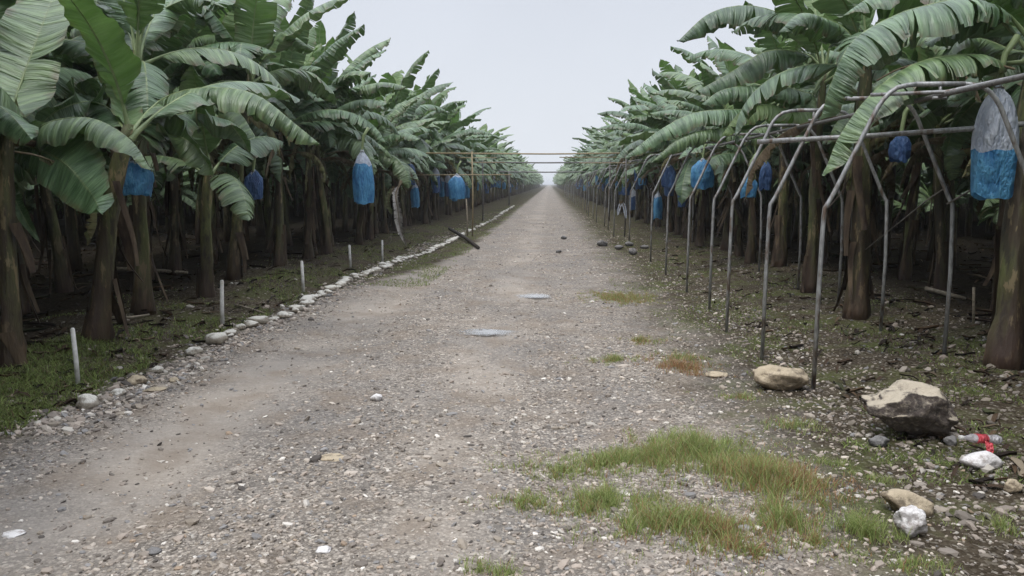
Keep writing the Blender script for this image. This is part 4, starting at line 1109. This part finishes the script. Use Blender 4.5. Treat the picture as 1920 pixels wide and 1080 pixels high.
tufts = [(1300, 850, 95, 32, .085, 1.5, .12), (1420, 900, 110, 42, .085, 1.5, .3), (1505, 905, 55, 30, .06, 1.2, .7), (1240, 860, 50, 22, .06, 1.2, .3), (1150, 868, 130, 20, .05, 1.3, .12),
         (1050, 885, 75, 16, .04, 1.3, .1), (1130, 945, 120, 26, .055, 1.3, .12), (990, 950, 65, 14, .04, 1.3, .12), (1200, 640, 50, 8, .03, .6, .4), (1390, 745, 60, 10, .03, .5, .2), (1160, 560, 60, 12, .04, .8, .4), (1480, 800, 80, 20, .03, .4, .1), (1250, 985, 130, 36, .065, 1.3, .18), (1350, 1000, 90, 40, .06, 1.0, .45),
         (1470, 985, 55, 40, .075, 1.3, .2), (1620, 1000, 58, 26, .065, 1.7, .05), (1395, 1035, 110, 22, .05, .9, .35), (1530, 1020, 60, 26, .035, .6, .3), (930, 1076, 60, 14, .045, 1.6, .05),
         (1280, 690, 62, 14, .045, .9, .85), (1150, 676, 50, 8, .035, .8, .25), (1275, 672, 36, 6, .05, .8, .3), (1080, 965, 60, 18, .03, .8, .2), (1700, 1065, 130, 22, .03, .5, .1), (1870, 985, 60, 26, .03, .5, .05),
         (1560, 870, 50, 14, .022, .5, .1), (1640, 900, 60, 20, .02, .4, .1), (1245, 912, 24, 8, .03, .8, .2)]
X, Y, Hh, red = patch(tufts)
n = len(X); g1 = np.array((.17, .235, .06)); g2 = np.array((.42, .47, .18)); rd = np.array((.40, .23, .12)); st = np.array((.5, .44, .27))
tmix = rng.random((n, 1)); col = g1 + (g2 - g1) * tmix; col[red] = rd * rng.uniform(.7, 1.2, (red.sum(), 1)); sel = rng.random(n) < .07; col[sel] = st
blades('grass', X, Y, Hh, rng.uniform(.003, .006, n), col, 'tufts of wiry green and reddish grass on the right half of the track')
# verge growth, left and right
def verge(n, xa, xb, ya, yb, h, thr, pw=1.6, seed=0.0):
    Y = sample_y(n, ya, yb, pw); X = rng.uniform(xa, xb, n)
    k = fbm(X * 2.3 + seed, Y * 1.6 + seed) + rng.normal(0, .12, n) > thr; X, Y = X[k], Y[k]
    return X, Y, h * rng.uniform(.35, 1.1, len(X))
parts_ = [verge(30000, -4.7, -3.42, 4.6, 30, .055, .05), verge(22000, -3.4, -1.9, 12.5, 60, .045, -.1, seed=2), verge(9000, -5.6, -4.3, 5.5, 25, .035, .25), verge(30000, 1.7, 4.3, 4.2, 30, .04, .28, seed=4), verge(12000, 1.0, 2.4, 7, 60, .035, .1, seed=5),
          verge(9000, 4.0, 6, 4.5, 16, .03, .3, seed=6), verge(12000, -4.6, -3.5, 4.6, 7.2, .075, -.5, seed=1)]
X, Y, Hh = (np.concatenate([q[i] for q in parts_]) for i in range(3))
n = len(X); a_ = np.array((.08, .105, .03)); b_ = np.array((.27, .33, .10)); col = a_ + (b_ - a_) * rng.random((n, 1)); sel = rng.random(n) < .12; col[sel] = (.17, .13, .07)
blades('verge_grass', X, Y, Hh, rng.uniform(.006, .014, n), col, 'short weeds and moss like growth on the earth verges', lean=1.2, seg=2)

# leaf litter: curled scraps
def litter(name, n, regs, label, smin, smax):
    X = []; Y = []
    for (xa, xb, ya, yb, m) in regs:
        Y.append(sample_y(m, ya, yb, 1.4)); X.append(rng.uniform(xa, xb, m))
    X = np.concatenate(X); Y = np.concatenate(Y); n = len(X)
    L = rng.uniform(smin, smax, n); W = np.minimum(L * rng.uniform(.12, .4, n), .06); a = rng.uniform(0, 6.28, n); ca, sa = np.cos(a), np.sin(a); curl = rng.uniform(.1, .55, n) * W; Z = gz(X, Y) + .006; hb = rng.uniform(0, .04, n)
    vs = []
    for i in range(5):
        f = i / 4 - .5
        ww = W * (1 - (2 * f) ** 2 * .7) * .5; zz = Z + hb * (.5 + f) + .01 * np.sin(f * 5 + a)
        for j in (-1, 0, 1):
            lx = L * f; ly = ww * j; vs.append(np.stack([X + lx * ca - ly * sa, Y + lx * sa + ly * ca, zz + (curl if j else 0)], -1))
    Vv = np.stack(vs, 1); base = []
    for i in range(4):
        A = 3 * i; base += [[A, A + 1, A + 4, A + 3], [A + 1, A + 2, A + 5, A + 4]]
    Ff = (np.array(base)[None] + (np.arange(n) * 15)[:, None, None]).reshape(-1, 4)
    p_ = np.array([(.13, .085, .05), (.075, .048, .03), (.22, .165, .105), (.035, .025, .018), (.33, .27, .19), (.07, .075, .035)])
    col = p_[rng.choice(6, n, p=[.25, .30, .06, .28, .02, .09])] * rng.uniform(.4, .8, (n, 1))
    tag(link(name, np_mesh(name, Vv.reshape(-1, 3), Ff, [M['litter_attr']], np.repeat(col, 15, 0), True)), label, 'leaf litter', kind='stuff')
litter('leaf_litter', 0, [(-14, -4.2, 5, 30, 2600), (3.6, 13, 5, 30, 2600), (-4.4, -3.4, 5, 25, 350), (2.2, 3.8, 4, 20, 450)], 'brown curled leaf scraps lying under the banana plants', .04, .16)
litter('twig_litter', 0, [(-12, -4.4, 6, 25, 260), (3.9, 11, 5.5, 25, 300)], 'long dead leaf strips fallen under the banana plants', .2, .55)

# ------------------------------------------------------------------ humid air
t = NT('humid_air'); pv = t.n('VolumePrincipled'); pv.inputs['Density'].default_value = .0008; pv.inputs['Color'].default_value = (.93, .95, .97, 1); pv.inputs['Anisotropy'].default_value = .2
t.l(pv.outputs[0], t.out.inputs['Volume'])
mb = MB(); x0, x1, y0, y1, z0, z1 = -905, 905, -65, 2505, -1.2, 7.5
vs = [(x, y, z) for z in (z0, z1) for y in (y0, y1) for x in (x0, x1)]
mb.add(vs, [(0, 2, 3, 1), (4, 5, 7, 6), (0, 1, 5, 4), (2, 6, 7, 3), (0, 4, 6, 2), (1, 3, 7, 5)])
tag(link('haze', mb.mesh('haze', [t.m], False)), 'humid pale air over the plantation', 'haze', kind='stuff')
